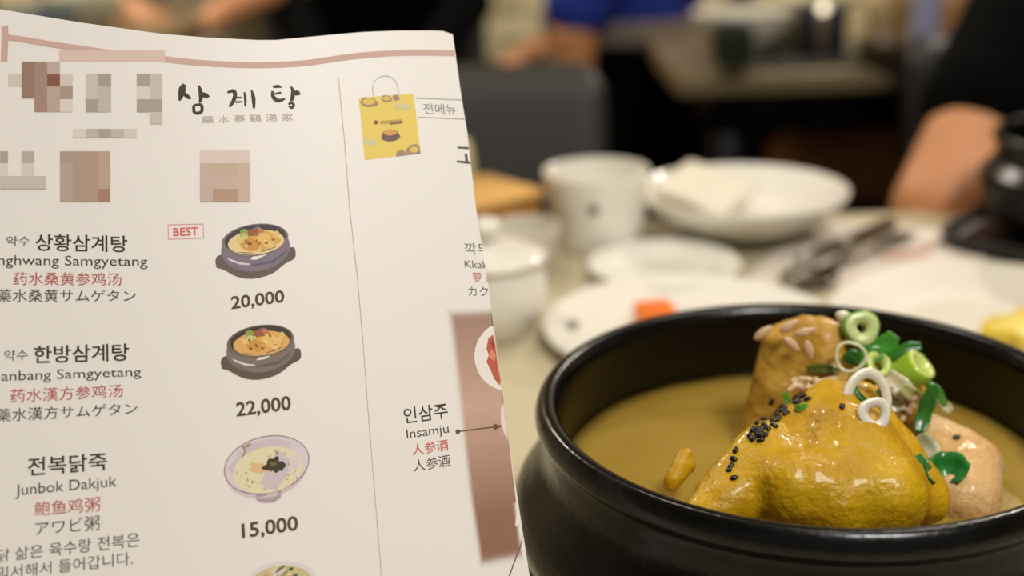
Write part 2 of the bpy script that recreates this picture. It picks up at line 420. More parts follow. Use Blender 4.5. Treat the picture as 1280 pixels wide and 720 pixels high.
for i in range(26):
    x = 990 + rnd.random() * 60; y = 472 + rnd.random() * 16; Y = .368 - (y - 472) * .0006
    a = at(x, y, Y); b = at(x + rnd.uniform(-16, 16), y + rnd.uniform(-3, 14), Y - .004)
    fibres.append((a, .0011, b, .0008))
for i in range(16):
    x = 1095 + rnd.random() * 40; y = 478 + rnd.random() * 36; Y = .365
    a = at(x, y, Y); b = at(x + rnd.uniform(-10, 10), y + rnd.uniform(4, 18), Y - .004)
    fibres.append((a, .0016, b, .0011))
me = blob_mesh(fibres, .0006, 1, 8); me.transform(Matrix.Translation(-ck.location)); link('shredded_meat', me, fib, ck)
piece = blob_mesh([cp((853, 572, .352, 10), (848, 592, .347, 14)), cp((848, 592, .347, 14), (839, 604, .345, 11)), cp((858, 570, .352, 10), (861, 582, .349, 9))], .0009, 5, 16)
wrinkle(piece, .0008, 120, 2)
tag(link('chicken_piece', piece, yel), 'small golden chicken wing tip poking out of the broth', 'chicken piece')

# --- garnish, laid on the chicken surface
bpy.context.view_layer.update()
dgc = bpy.context.evaluated_depsgraph_get()
def rest(px, py, Y, off=.003):
    hit, p, n, _, ob, _ = S.ray_cast(dgc, EYE, (at(px, py, .5) - EYE).normalized())
    if hit and ob.name in ('breast', 'thigh', 'wing', 'shredded_meat'): return min(Y, p.y - off)
    return Y
def ring(px, py, Y, ro, th, ln, rgb_out, rgb_in, tilt, label, sx=1.0, arc=1.0, group=None):
    """short hollow piece of spring onion, wall th, length ln, all in pixels at its distance"""
    Y = rest(px, py, Y); p = at(px, py, Y); k = (p - EYE).dot(fw) / F; ro *= k; th *= k; ln *= k
    n = 28; V, Fc = [], []
    prof = [(ro - th, -ln / 2), (ro - th * .15, -ln / 2), (ro, -ln * .35), (ro, ln * .35), (ro - th * .15, ln / 2), (ro - th, ln / 2)]
    steps = int(n * arc)
    full = arc >= .999
    for i in range(steps + (0 if full else 1)):
        a = 2 * PI * i / n
        wob = 1 + .06 * math.sin(3 * a + px)
        for r, z in prof: V.append((r * math.cos(a) * sx * wob, r * math.sin(a) * wob, z))
    m_ = len(prof); cnt = steps if full else steps + 1
    mats_idx = []
    for i in range(steps):
        j = (i + 1) % cnt
        for q in range(m_):
            q2 = (q + 1) % m_; Fc.append((i * m_ + q, j * m_ + q, j * m_ + q2, i * m_ + q2)); mats_idx.append(0 if q in (1, 2, 3) else 1)
    if not full:
        Fc.append(tuple(range(m_))[::-1]); Fc.append(tuple(range(steps * m_, steps * m_ + m_))); mats_idx += [1, 1]
    me = mesh_from(V, Fc)
    g1 = mat('onion_%d_%d_%d' % rgb_out, rgb_out, rough=.3, sss=.3, sss_r=(.6, 1, .3), bump=.3, bump_scale=200, coat=.3)
    g2 = mat('onion_%d_%d_%d' % rgb_in, rgb_in, rough=.3, sss=.3, sss_r=(.6, 1, .3), bump=.3, bump_scale=200, coat=.3)
    o = link('spring_onion_ring', me, [g1, g2], loc=p)
    for pp, mi in zip(me.polygons, mats_idx): pp.material_index = mi
    o.rotation_euler = [math.radians(t) for t in tilt]
    tag(o, label, 'spring onion', group)
    return o
GD, GM, GL, GY, WH = (38, 104, 34), (72, 150, 50), (140, 186, 84), (190, 206, 90), (226, 222, 196)
def leaf(pts, wd, Y, rgb, label, twist=0, dy=0):
    """strip of green onion leaf along pixel points"""
    P_ = [at(x, y, rest(x, y, Y + dy * i, .0025)) for i, (x, y) in enumerate(pts)]
    # refine
    Q = []
    for i in range(len(P_) - 1):
        for t in range(5): Q.append(P_[i].lerp(P_[i + 1], t / 5))
    Q.append(P_[-1])
    for _ in range(2): Q = [Q[0]] + [(Q[i - 1] + Q[i] * 2 + Q[i + 1]) / 4 for i in range(1, len(Q) - 1)] + [Q[-1]]
    V, Fc = [], []; n = len(Q)
    for i, q in enumerate(Q):
        t = (Q[min(i + 1, n - 1)] - Q[max(0, i - 1)]).normalized()
        vw = (q - EYE).normalized(); sd = t.cross(vw).normalized()
        if twist: sd = Matrix.Rotation(twist * (i / n - .5), 3, t) @ sd
        nr = sd.cross(t).normalized()
        k = (q - EYE).dot(fw) / F * wd / 2 * (1 - .35 * abs(2 * i / (n - 1) - 1) ** 2) * (1 + .05 * math.sin(i * 1.3))
        for s, h in ((-1, 0), (-.5, .28), (0, .38), (.5, .28), (1, 0)): V.append(q + sd * s * k + nr * h * k)
        for s, h in ((1, -.12), (.5, .16), (0, .26), (-.5, .16), (-1, -.12)): V.append(q + sd * s * k + nr * h * k)
    for i in range(n - 1):
        for a in range(10): b = (a + 1) % 10; Fc.append((i * 10 + a, i * 10 + b, i * 10 + 10 + b, i * 10 + 10 + a))
    Fc.append(tuple(range(10))[::-1]); Fc.append(tuple(range((n - 1) * 10, n * 10)))
    c = Q[n // 2]
    me = mesh_from([v - c for v in V], Fc)
    g1 = mat('leaf_%d_%d_%d' % rgb, rgb, rough=.3, sss=.2, sss_r=(.4, 1, .2), bump=.5, bump_scale=150, coat=.3, noise_amt=.3, noise_scale=150)
    return tag(link('spring_onion_leaf', me, g1, loc=c), label, 'spring onion')
ring(1075, 411, .384, 23, 16, 22, (104, 168, 56), (196, 208, 140), (60, -16, 10), 'thick pale green spring onion slice at the very top of the garnish')
ring(1063, 446, .372, 20, 4, 7, (204, 204, 150), (214, 214, 176), (66, 0, -12), 'thin pale spring onion ring in front of dark green leaf')
ring(1139, 466, .374, 22, 9, 38, (158, 196, 52), (206, 216, 120), (32, 30, 20), 'chunky yellow green spring onion cylinder on the right of the garnish')
ring(1094, 458, .378, 18, 9, 20, (158, 198, 60), (200, 212, 120), (50, 15, 10), 'small yellow green spring onion slice above the big white curl')
ring(1084, 494, .352, 33, 13, 7, (222, 212, 190), (226, 220, 200), (62, 10, 0), 'large translucent white onion ring lying on the golden skin', .95)
ring(1093, 517, .345, 21, 12, 7, (226, 218, 200), (228, 222, 206), (64, -10, 10), 'small white onion ring hanging below the large white ring')
CRM = (222, 216, 180)
leaf([(1108, 468), (1122, 480), (1136, 494), (1146, 508)], 26, .368, CRM, 'cream onion layer below the yellow green cylinder')
leaf([(1104, 486), (1118, 500), (1124, 514)], 24, .362, CRM, 'cream onion layer beside the large white ring')
leaf([(1128, 484), (1142, 494), (1150, 500)], 18, .366, (206, 206, 140), 'pale green onion layer under the cylinder end')
leaf([(1172, 498), (1182, 508), (1190, 514)], 13, .368, CRM, 'cream onion scrap right of the long green strip')
leaf([(1148, 546), (1158, 560), (1166, 578)], 30, .350, (206, 204, 170), 'pale translucent onion layer above the wide dark leaf on the wing')
leaf([(1068, 482), (1074, 494), (1086, 505), (1098, 504), (1103, 494), (1096, 488)], 8, .343, GD, 'dark green curl of onion leaf looped over the large white ring')
leaf([(1080, 440), (1095, 436), (1110, 428), (1118, 418)], 24, .382, GM, 'bright green onion leaf under the thick top slice')
leaf([(1072, 452), (1088, 444), (1104, 440)], 22, .378, GM, 'green onion leaf piece right of the thin white ring')
leaf([(1056, 452), (1066, 444), (1074, 452)], 18, .377, GD, 'dark green leaf seen through the thin white ring')
leaf([(1108, 452), (1122, 440), (1136, 434), (1152, 432)], 14, .386, GD, 'dark green onion leaf reaching out to the right of the garnish top')
leaf([(1120, 458), (1134, 450), (1148, 446), (1156, 454)], 14, .388, GD, 'dark green curved leaf behind the yellow green cylinder')
leaf([(1168, 480), (1161, 500), (1154, 522), (1149, 540)], 19, .362, (52, 118, 50), 'long green onion strip hanging down the right side')
leaf([(1160, 478), (1172, 486), (1178, 500), (1182, 508)], 10, .366, (66, 140, 56), 'short arched green strip beside the long hanging strip')
leaf([(1162, 590), (1176, 586), (1192, 584), (1206, 592)], 42, .346, (44, 128, 56), 'wide dark green leaf lying on the pale wing')
leaf([(1146, 568), (1152, 580), (1162, 588)], 16, .346, (60, 130, 70), 'small green leaf scrap left of the wide leaf on the wing')
leaf([(981, 490), (985, 503), (996, 511), (1010, 506)], 9, .352, (60, 140, 40), 'tiny green sprig beside the black sesame cluster')
leaf([(1008, 462), (1028, 460), (1050, 464)], 13, .380, (88, 92, 40), 'olive green leaf strip on the rear of the chicken')
# white bits
def chunk(px, py, Y, rx, ry, m_, name, label, cat, rot=0, group=None, flat=.7):
    p = at(px, py, rest(px, py, Y, .001)); k = (p - EYE).dot(fw) / F
    bm = bmesh.new(); bmesh.ops.create_icosphere(bm, subdivisions=3, radius=1)
    for v in bm.verts:
        s = 1 + .10 * noise.noise(v.co * 1.7 + Vector((px, py, 0)))
        tap = 1 - .35 * max(0, v.co.x)
        v.co = Vector((v.co.x * rx * k, v.co.y * ry * k * flat * tap, v.co.z * ry * k * tap)) * s
    me = from_bm(bm)
    o = link(name, me, m_, loc=p)
    o.rotation_euler = (PITCH, -math.radians(-rot), 0) if False else (0, -math.radians(rot), 0)
    tag(o, label, cat, group); return o
wm = mat('onion_white', (232, 226, 200), rough=.3, sss=.3, coat=.3)
chunk(1056, 396, .386, 12, 8, wm, 'spring_onion_piece', 'small white onion end at the top left of the green slice', 'spring onion', -20)
sd_m = mat('seed_kernel', (216, 184, 146), rough=.4, sss=.2, noise_amt=.1, noise_scale=200)
for (x, y, Y, r_, lab) in ((954, 416, .386, 40, 'pale seed kernel at the far left of the chicken top'), (986, 408, .380, 35, 'pale seed kernel nearest the chicken peak'),
                       (990, 431, .366, -45, 'pale seed kernel in the middle of the rear chicken slope'), (1011, 438, .364, -75, 'pale upright seed kernel right of the middle one'),
                       (1006, 415, .377, 15, 'pale seed kernel beside the peak, turned sideways')):
    chunk(x, y, Y, 14, 6, sd_m, 'seed_kernel', lab, 'seed', r_, 'seed kernels on the chicken')
# ------------------------------------------------------------------ black sesame: dropped on the chicken along the view ray
bpy.context.view_layer.update()
dgx = bpy.context.evaluated_depsgraph_get()
ses = mat('black_sesame', (12, 11, 10), rough=.35)
def sesame_me():
    bm = bmesh.new(); bmesh.ops.create_icosphere(bm, subdivisions=2, radius=1)
    for v in bm.verts: v.co = Vector((v.co.x * .0014, v.co.y * .00088 * (1 - .3 * v.co.x), v.co.z * .0006))
    me = from_bm(bm); me.materials.append(ses)
    for p in me.polygons: p.use_smooth = True
    return me
sme = sesame_me()
spots = [(920, 563), (917, 574), (914, 583), (918, 598), (1053, 509), (1195, 547), (965, 502), (912, 588)]
r2 = random.Random(11)
for i in range(38):
    t = r2.random(); spots.append((940 + 58 * t + r2.uniform(-9, 9), 545 - 42 * t + r2.uniform(-8, 8)))
for i in range(8): spots.append((998 + r2.uniform(-4, 14), 500 + r2.uniform(-8, 4)))
for i, (x, y) in enumerate(spots):
    d = (at(x, y, .5) - EYE).normalized()
    hit, p, n, _, ob, _ = S.ray_cast(dgx, EYE, d)
    if not hit or ob.name not in ('breast', 'thigh', 'wing', 'broth'): continue
    o = bpy.data.objects.new('sesame_seed', sme); COL.objects.link(o)
    o.rotation_mode = 'QUATERNION'
    q = n.to_track_quat('Z', 'X'); o.rotation_quaternion = q @ Matrix.Rotation(r2.uniform(0, 6.28), 3, 'Z').to_quaternion()
    o.location = p + n * .0004
    single = {0: 'loose black sesame seed highest on the far left of the golden skin', 1: 'loose black sesame seed second highest on the far left edge', 2: 'loose black sesame seed third from the top at the left edge', 6: 'black sesame seed lying on the rear of the chicken', 7: 'loose black sesame seed just above the lowest one on the left', 4: 'lone black sesame seed below the white onion rings', 5: 'lone black sesame seed on the pale wing', 3: 'lowest black sesame seed on the left of the golden skin'}
    tag(o, single.get(i, 'black sesame seed in the dense strewn cluster on the golden left ridge'), 'sesame seed', 'black sesame seeds on the chicken')

# ================================================================== MENU
def W(x, y):      # inverse distance of the page, a leaning and gently bowed sheet
    u = x / 600; v = (y - 20) / 700
    a = 2.857 + (3.106 - 2.857) * v; b = 2.62 + (2.915 - 2.62) * v
    return a + (b - a) * u + .035 * math.sin(PI * min(max(u, -.5), 1.2))
def page(x, y, lift=0.0):
    d = fw + RT * ((x - 640) / F) + UP * ((360 - y) / F)
    return EYE + d * (1 / W(x, y)) - d.normalized() * lift
EDGE = [(-60, 552), (40, 565.5), (122, 577), (171, 585), (254, 594), (280, 598), (352, 610), (480, 627), (547, 635), (623, 647), (720, 662), (1500, 785)]
TOPP = [(-300, -30), (0, 11.5), (100, 28), (200, 42), (260, 47), (320, 50), (345, 50), (400, 44.8), (450, 40.2), (500, 38.2), (545, 38.2), (558, 39), (566, 43)]
def interp(T, x):
    if x <= T[0][0]: return T[0][1]
    for (a, b), (c, d) in zip(T, T[1:]):
        if x <= c: return b + (d - b) * (x - a) / (c - a)
    return T[-1][1]
NX, NY = 60, 56
XL = -170
menu_org = page(250, 1100); menu_org.z = TZ
menu = empty('menu', menu_org)
tag(menu, 'upright cream paper menu sheet with printed dishes and prices on the left', 'menu')
V = []
for j in range(NY + 1):
    for i in range(NX + 1):
        u = i / NX; v = j / NY
        x = XL + (566 - XL) * u; yt = interp(TOPP, x)
        # find the page row where this column meets the table
        lo, hi = 720, 2600
        for _ in range(24):
            mid = (lo + hi) / 2
            xm = XL + (interp(EDGE, mid) - XL) * u
            if page(xm, mid).z > TZ + .0006: lo = mid
            else: hi = mid
        y = yt + (lo - yt) * v
        xx = XL + (interp(EDGE, y) - XL) * u
        yy = y + (interp(TOPP, min(xx, 566)) - yt) * (1 - v)
        V.append(page(xx, yy))
nV = len(V)
back = []
for p in V: back.append(p + (p - EYE).normalized() * .00028)
Fc = []
def ix(i, j): return j * (NX + 1) + i
for j in range(NY):
    for i in range(NX):
        q = (ix(i, j), ix(i, j + 1), ix(i + 1, j + 1), ix(i + 1, j)); Fc.append(q); Fc.append(tuple(k + nV for k in q[::-1]))
loop = [ix(i, 0) for i in range(NX + 1)] + [ix(NX, j) for j in range(1, NY + 1)] + [ix(i, NY) for i in range(NX - 1, -1, -1)] + [ix(0, j) for j in range(NY - 1, 0, -1)]
VV = V + back; r0_ = len(VV); VV += [V[a] for a in loop] + [back[a] for a in loop]; nl = len(loop)
for a in range(nl): b = (a + 1) % nl; Fc.append((r0_ + a, r0_ + b, r0_ + nl + b, r0_ + nl + a))
me = mesh_from([p - menu_org for p in VV], Fc)
link('sheet', me, mat('menu_paper', (232, 227, 220), rough=.42, spec=.3, bump=.02, bump_scale=900), menu)
LIFT = .00006
def plate(name, layers, lift=LIFT, label=None, parent=menu):
    """flat print: layers of (polygon in page units, colour)"""
    V, Fc, idx, cols = [], [], [], []
    for li, (polys, rgb) in enumerate(layers):
        if rgb not in cols: cols.append(rgb)
        if polys and not isinstance(polys[0][0], (tuple, list)): polys = [polys]
        for poly in polys:
            s = len(V)
            for x, y in poly: V.append(page(min(x, interp(EDGE, y) - .6), y, lift + li * .000004) - menu_org)
            Fc.append(tuple(range(s, len(V)))); idx.append(cols.index(rgb))
    me = mesh_from(V, Fc)
    o = link(name, me, [ink(c) for c in cols], parent, smooth=False)
    for p, i in zip(me.polygons, idx): p.material_index = i
    if label: o['label'] = label
    return o
def text(s, x0, x1, bl_, tl, br, tr, rgb, bold=0.0, name='text_line', label=None):
    """s fitted between x0..x1, bottom/top rows bl_/tl at the left end and br/tr at the right end"""
    c = bpy.data.curves.new('t', 'FONT'); c.body = s; c.size = 1; c.resolution_u = 3; c.offset = bold
    o = bpy.data.objects.new('t', c); COL.objects.link(o)
    dg = bpy.context.evaluated_depsgraph_get(); dg.update()
    me = bpy.data.meshes.new_from_object(o.evaluated_get(dg)); bpy.data.objects.remove(o); bpy.data.curves.remove(c)
    xs = [v.co.x for v in me.vertices]; ys = [v.co.y for v in me.vertices]
    ax, bx_, ay, by_ = min(xs), max(xs), min(ys), max(ys)
    for v in me.vertices:
        u = (v.co.x - ax) / (bx_ - ax); t = (v.co.y - ay) / (by_ - ay)
        yb = bl_ + (br - bl_) * u; yt = tl + (tr - tl) * u
        y = yb + (yt - yb) * t
        x = x0 + (x1 - x0) * u
        x -= (x - 84) / 4400 * (yb - y)
        v.co = page(min(x, interp(EDGE, y) - .5), y, LIFT) - menu_org
    o = link(name, me, ink(rgb), menu, smooth=False)
    if label: o['label'] = label
    return o
DK, BR, RD = (58, 46, 32), (86, 72, 44), (176, 62, 46)
text("약수", 8, 37, 307.5, 295, 307.5, 295, DK)
text("상황삼계탕", 44, 159.5, 313.5, 292, 315.5, 294.5, DK, .012)
text("Sanghwang Samgyetang", -23, 184.5, 335, 318.5, 336.5, 320.5, DK)
text("药水桑黄参鸡汤", 16.5, 152, 356.5, 340, 357, 341, RD)
text("藥水桑黄サムゲタン", -4, 170, 378, 361, 377, 362.5, DK)
text("약수", 5, 34.6, 451.5, 438, 450, 436.5, DK)
text("한방삼계탕", 42, 161.5, 454.5, 432.5, 451, 429, DK, .012)
text("Hanbang Samgyetang", -14, 176.4, 481, 464, 473.5, 459, DK)
text("药水漢方参鸡汤", 13, 153.7, 504, 486.5, 496.3, 480, RD)
text("藥水漢方サムゲタン", -5, 172, 528, 511, 517.7, 502.7, DK)
text("전복닭죽", 34.5, 134, 595.5, 572, 587.5, 565.5, DK, .012)
text("Junbok Dakjuk", 19, 146, 624, 606, 612, 594.5, DK)
text("鲍鱼鸡粥", 43, 125, 645, 627.5, 639, 620.5, RD)
text("アワビ粥", 44, 124.5, 669.5, 652.5, 662.5, 644, DK)
text("닭 삶은 육수랑 전복은", -4, 174.5, 703, 687, 683, 665, DK)
text("믹서해서 들어갑니다.", -4, 166, 725, 709, 706, 689, DK)
PR = (84, 68, 40)
text("20,000", 289.3, 356, 389.5, 370.5, 380.5, 362, PR, .022, 'price_text')
text("22,000", 295.7, 364.3, 524, 503, 515.5, 494, PR, .022, 'price_text')
text("15,000", 302.7, 373.3, 676.5, 654.5, 666, 644, PR, .022, 'price_text')
text("BEST", 216.7, 248.3, 295.3, 285, 294, 283.5, (214, 96, 92), .02, 'badge_text')
def stroke(pts, wd, rgb, name='rule_line', closed=False, label=None, lift=LIFT):
    if closed: pts = pts + [pts[0]]
    polys = []
    for (a, b), (c, d) in zip(pts, pts[1:]):
        L = math.hypot(c - a, d - b) or 1; nx, ny = -(d - b) / L * wd / 2, (c - a) / L * wd / 2
        n = max(1, int(L / 12)); ex = (c - a) / L * wd * .25; ey = (d - b) / L * wd * .25
        for k in range(n):
            t0, t1 = k / n, (k + 1) / n
            xa, ya, xb, yb = a + (c - a) * t0 - ex, b + (d - b) * t0 - ey, a + (c - a) * t1 + ex, b + (d - b) * t1 + ey
            polys.append([(xa - nx, ya - ny), (xb - nx, yb - ny), (xb + nx, yb + ny), (xa + nx, ya + ny)])
    return plate(name, [(polys, rgb)], lift, label)
def ribbon(pts, wd, rgb, name):
    L_, R_ = [], []
    for i, (x, y) in enumerate(pts):
        a = pts[max(0, i - 1)]; b = pts[min(len(pts) - 1, i + 1)]; L = math.hypot(b[0] - a[0], b[1] - a[1])
        nx, ny = -(b[1] - a[1]) / L * wd / 2, (b[0] - a[0]) / L * wd / 2
        L_.append((x - nx, y - ny)); R_.append((x + nx, y + ny))
    return plate(name, [([[L_[i], L_[i + 1], R_[i + 1], R_[i]] for i in range(len(pts) - 1)], rgb)])
def curve(pts, sub=6):
    P_ = [pts[0]] + list(pts) + [pts[-1]]; out = []
    for i in range(1, len(P_) - 2):
        p0, p1, p2, p3 = P_[i - 1:i + 3]
        for k in range(sub):
            t = k / sub
            out.append(tuple(.5 * (2 * p1[j] + (p2[j] - p0[j]) * t + (2 * p0[j] - 5 * p1[j] + 4 * p2[j] - p3[j]) * t * t + (3 * p1[j] - p0[j] - 3 * p2[j] + p3[j]) * t ** 3) for j in (0, 1)))
    out.append(pts[-1]); return out
stroke([(210, 281), (254, 280), (254.5, 297.5), (210.5, 299)], .9, (220, 140, 134), 'badge_border', True)
def bstroke(pts):            # (x, y, width)
    out = []
    P_ = [pts[0]] + list(pts) + [pts[-1]]; C = []
    for i in range(1, len(P_) - 2):
        p0, p1, p2, p3 = P_[i - 1:i + 3]
        for k in range(5):
            t = k / 5
            C.append([.5 * (2 * p1[j] + (p2[j] - p0[j]) * t + (2 * p0[j] - 5 * p1[j] + 4 * p2[j] - p3[j]) * t * t + (3 * p1[j] - p0[j] - 3 * p2[j] + p3[j]) * t ** 3) for j in range(3)])
    C.append(list(pts[-1]))
    Lp, Rp = [], []
    for i, c in enumerate(C):
        a = C[max(0, i - 1)]; b = C[min(len(C) - 1, i + 1)]; L = math.hypot(b[0] - a[0], b[1] - a[1]) or 1
        nx, ny = -(b[1] - a[1]) / L * c[2] / 2, (b[0] - a[0]) / L * c[2] / 2
        Lp.append((c[0] - nx, c[1] - ny)); Rp.append((c[0] + nx, c[1] + ny))
    return [[Lp[i], Lp[i + 1], Rp[i + 1], Rp[i]] for i in range(len(C) - 1)]
def T3(x, y, w_): return (200 + x / 3.132, 30 + y / 3.132, w_)
BK = (66, 50, 40)
g1 = bstroke([T3(96, 236, 4), T3(88, 252, 8.5), T3(84, 272, 8), T3(76, 300, 2.5)]) + bstroke([T3(92, 270, 4), T3(108, 284, 5), T3(122, 292, 2)]) + \
     bstroke([T3(152, 240, 2), T3(158, 262, 5), T3(160, 292, 5), T3(154, 308, 2)]) + bstroke([T3(160, 272, 4), T3(180, 280, 6.5), T3(194, 284, 1)]) + \
     bstroke([T3(132, 318, 4), T3(134, 344, 4), T3(150, 349, 4), T3(164, 340, 4), T3(162, 318, 4), T3(146, 316, 3), T3(132, 318, 3)])
plate('brush_lettering', [(g1, BK)])
g2 = bstroke([T3(264, 268, 2.5), T3(284, 262, 4.5), T3(294, 272, 5), T3(288, 300, 5), T3(272, 324, 3)]) + bstroke([T3(300, 288, 2.5), T3(320, 288, 2)]) + bstroke([T3(296, 306, 2.5), T3(320, 304, 2)]) + \
     bstroke([T3(330, 266, 2), T3(334, 290, 3.5), T3(334, 322, 2.5)]) + bstroke([T3(358, 258, 2), T3(366, 290, 5), T3(368, 330, 3)])
plate('brush_lettering', [(g2, BK)])
g3 = bstroke([T3(442, 246, 2.5), T3(462, 244, 4), T3(476, 248, 1)]) + bstroke([T3(440, 262, 3), T3(444, 286, 5), T3(464, 300, 5), T3(490, 292, 2)]) + bstroke([T3(450, 274, 2.5), T3(474, 268, 2.5)]) + \
     bstroke([T3(512, 244, 2), T3(520, 262, 4.5), T3(518, 292, 5), T3(510, 300, 2)]) + bstroke([T3(522, 270, 5), T3(538, 270, 6.5), T3(550, 276, 1)]) + \
     bstroke([T3(504, 316, 2.8), T3(512, 308, 3), T3(524, 316, 3.4), T3(516, 328, 3.4), T3(505, 320, 2.5)])
plate('brush_lettering', [(g3, BK)])
text("藥 水 蔘 鷄 湯 家", 252.7, 366.8, 154.5, 145, 151, 141.5, (172, 162, 150))
ribbon(curve([(3, 46), (30, 49.5), (62, 55), (100, 60.5), (127, 64.5), (165, 69.5), (206, 74), (250, 78.5), (300, 81), (340, 81), (380, 79), (415, 74), (450, 69.5), (490, 66.5), (530, 65.8), (568, 66.5)], 3), 7.4, (204, 168, 156), 'header_band')
ribbon([(5.5, 32.5), (6, 34), (6.2, 45), (5.6, 62), (5, 77)], 8.5, (200, 166, 154), 'header_band_end')
stroke([(423, 97), (431, 180), (437, 260), (447, 350), (454, 430), (460, 513), (468, 610), (477, 722), (500, 960)], 1.0, (196, 172, 138), 'fold_rule')
text("전메뉴", 530, 571, 142.5, 129, 143.5, 130.5, (128, 122, 112))
stroke([(520, 122.6), (580, 125)], .9, (150, 142, 130)); stroke([(523, 146.5), (584, 149)], .9, (150, 142, 130))
text("고", 571, 600, 203, 183, 205, 184, (90, 80, 66), .01)
text("깍두기", 581.7, 627, 318, 303.5, 319.5, 304.5, (104, 94, 80))
text("Kkakdugi", 581.7, 634, 337.5, 325.5, 339.5, 327, (104, 94, 80))
text("萝卜块", 591.5, 630, 352.5, 340, 354, 341, (200, 104, 92))
text("カクテキ", 586, 640, 370, 358, 371, 359, (104, 94, 80))
text("인삼주", 505.7, 560.7, 530, 510, 522.7, 503, (70, 56, 38), .008)
text("Insamju", 509, 561.7, 551.5, 537, 544.5, 529.5, (70, 56, 38))
text("人参酒", 516, 561, 569.5, 555.5, 563, 548.5, (196, 78, 60))
text("人参酒", 517.5, 563.5, 590, 575, 582.7, 567.5, (86, 70, 48))
# printed panel photograph at the right edge of the sheet, soft bordered
V, Fc, CA = [], [], []
NPX, NPY = 22, 60
pl_, paper_c, b1, b2, b3 = [(385, 556), (430, 562), (520, 573), (620, 585), (714, 599)], lin((232, 227, 220)), lin((150, 112, 90)), lin((198, 160, 138)), lin((140, 98, 72))
for j in range(NPY + 1):
    for i in range(NPX + 1):
        v = j / NPY; y0 = 385 + (712 - 385) * v
        xl = interp(pl_, y0); xr = interp([(385, 640), (530, 640), (547, 634.4), (655, 645), (702, 653), (712, 655)], y0) if y0 < 547 else interp([(540, 634), (655, 647), (712, 655)], y0)
        x = xl + (xr - xl) * i / NPX; x = min(x, interp(EDGE, y0) - .9)
        y = y0 - (x - xl) * (.04 + .16 * v)
        f = min(1, i / 3.2, j / 2.6, (NPY - j) / 2.6)
        if y0 > 640: f = min(f, (NPX - i) / 1.5)
        f = max(0, f); f = f * f * (3 - 2 * f)
        t = (y0 - 385) / 330; c = [b1[k] + (b2[k] - b1[k]) * min(1, t / .38) if t < .38 else b2[k] + (b3[k] - b2[k]) * min(1, (t - .38) / .42) for k in range(3)]
        nz = 1 + .07 * noise.noise(Vector((x * .12, y * .2, 0)))
        V.append(page(x, y, LIFT * .8) - menu_org); CA.append([paper_c[k] * (1 - f) + c[k] * nz * f for k in range(3)])
for j in range(NPY):
    for i in range(NPX): a = j * (NPX + 1) + i; Fc.append((a, a + 1, a + NPX + 2, a + NPX + 1))
me = mesh_from(V, Fc); ca = me.color_attributes.new('print', 'FLOAT_COLOR', 'POINT')
for k, c in enumerate(CA): ca.data[k].color = (*c, 1)
pm = bpy.data.materials.new('printed_panel'); pm.use_nodes = True
an = pm.node_tree.nodes.new('ShaderNodeVertexColor'); an.layer_name = 'print'
pm.node_tree.links.new(an.outputs['Color'], pm.node_tree.nodes['Principled BSDF'].inputs['Base Color']); pm.node_tree.nodes['Principled BSDF'].inputs['Roughness'].default_value = .5
link('printed_panel', me, pm, menu)
def ell(cx, cy, rx, ry, rot=0, n=28, a0=0, a1=360, wob=0, seed=0):
    o = []; r = math.radians(rot)
    for k in range(n + (0 if a1 - a0 >= 360 else 1)):
        a = math.radians(a0 + (a1 - a0) * k / n); s = 1 + wob * noise.noise(Vector((math.cos(a) * 2, math.sin(a) * 2, seed + .5)))
        X, Y_ = rx * math.cos(a) * s, ry * math.sin(a) * s
        o.append((cx + X * math.cos(r) - Y_ * math.sin(r), cy + X * math.sin(r) + Y_ * math.cos(r)))
    return o
ARC = [(x, y) for x, y in ell(636, 445, 43, 44, 4, 40) if x < interp(EDGE, y)]
ARC.sort(key=lambda q: q[1])
e_ = [(interp(EDGE, y) - .8, y) for y in (ARC[-1][1], 470, 450, 430, ARC[0][1])]
plate('printed_dish', [(ARC + e_, (236, 226, 218)), ([(616, 418), (610, 424), (608, 436), (611, 444), (608, 452), (613, 462), (618, 474), (625, 482), (625.5, 476), (622, 455), (619, 430)], (188, 92, 70)),
      ([(614, 436), (611, 446), (618, 452), (620, 444)], (214, 140, 104)), ([(616, 424), (613, 430), (617, 436), (619, 430)], (160, 60, 46))], LIFT * 1.6)
plate('printed_cup', [([(630, 503), (626, 512), (626, 528), (630, 542), (635, 551), (634.4, 547), (629.5, 503)], (232, 214, 206)), ([(634.5, 551), (639, 560), (643, 600), (646, 640), (644, 657), (651, 656), (648, 625), (640, 560)], (236, 224, 218))], LIFT * 1.6)
stroke([(572, 539.5), (618, 533.6)], 1.5, (104, 80, 52), 'pointer_arrow', lift=LIFT * 2)
plate('pointer_arrow', [(ell(572.3, 539.5, 2.9, 2.9), (104, 80, 52)), ([(617, 529.6), (628, 532.6), (618, 537.6)], (104, 80, 52))], LIFT * 2)
stroke([(656.5, 668.5), (645, 697), (636, 722), (628, 745)], 1.6, (112, 88, 58), 'pointer_line', lift=LIFT * 2)
plate('pointer_dot', [(ell(655.5, 669.5, 2.0, 2.0), (112, 88, 58))], LIFT * 2)
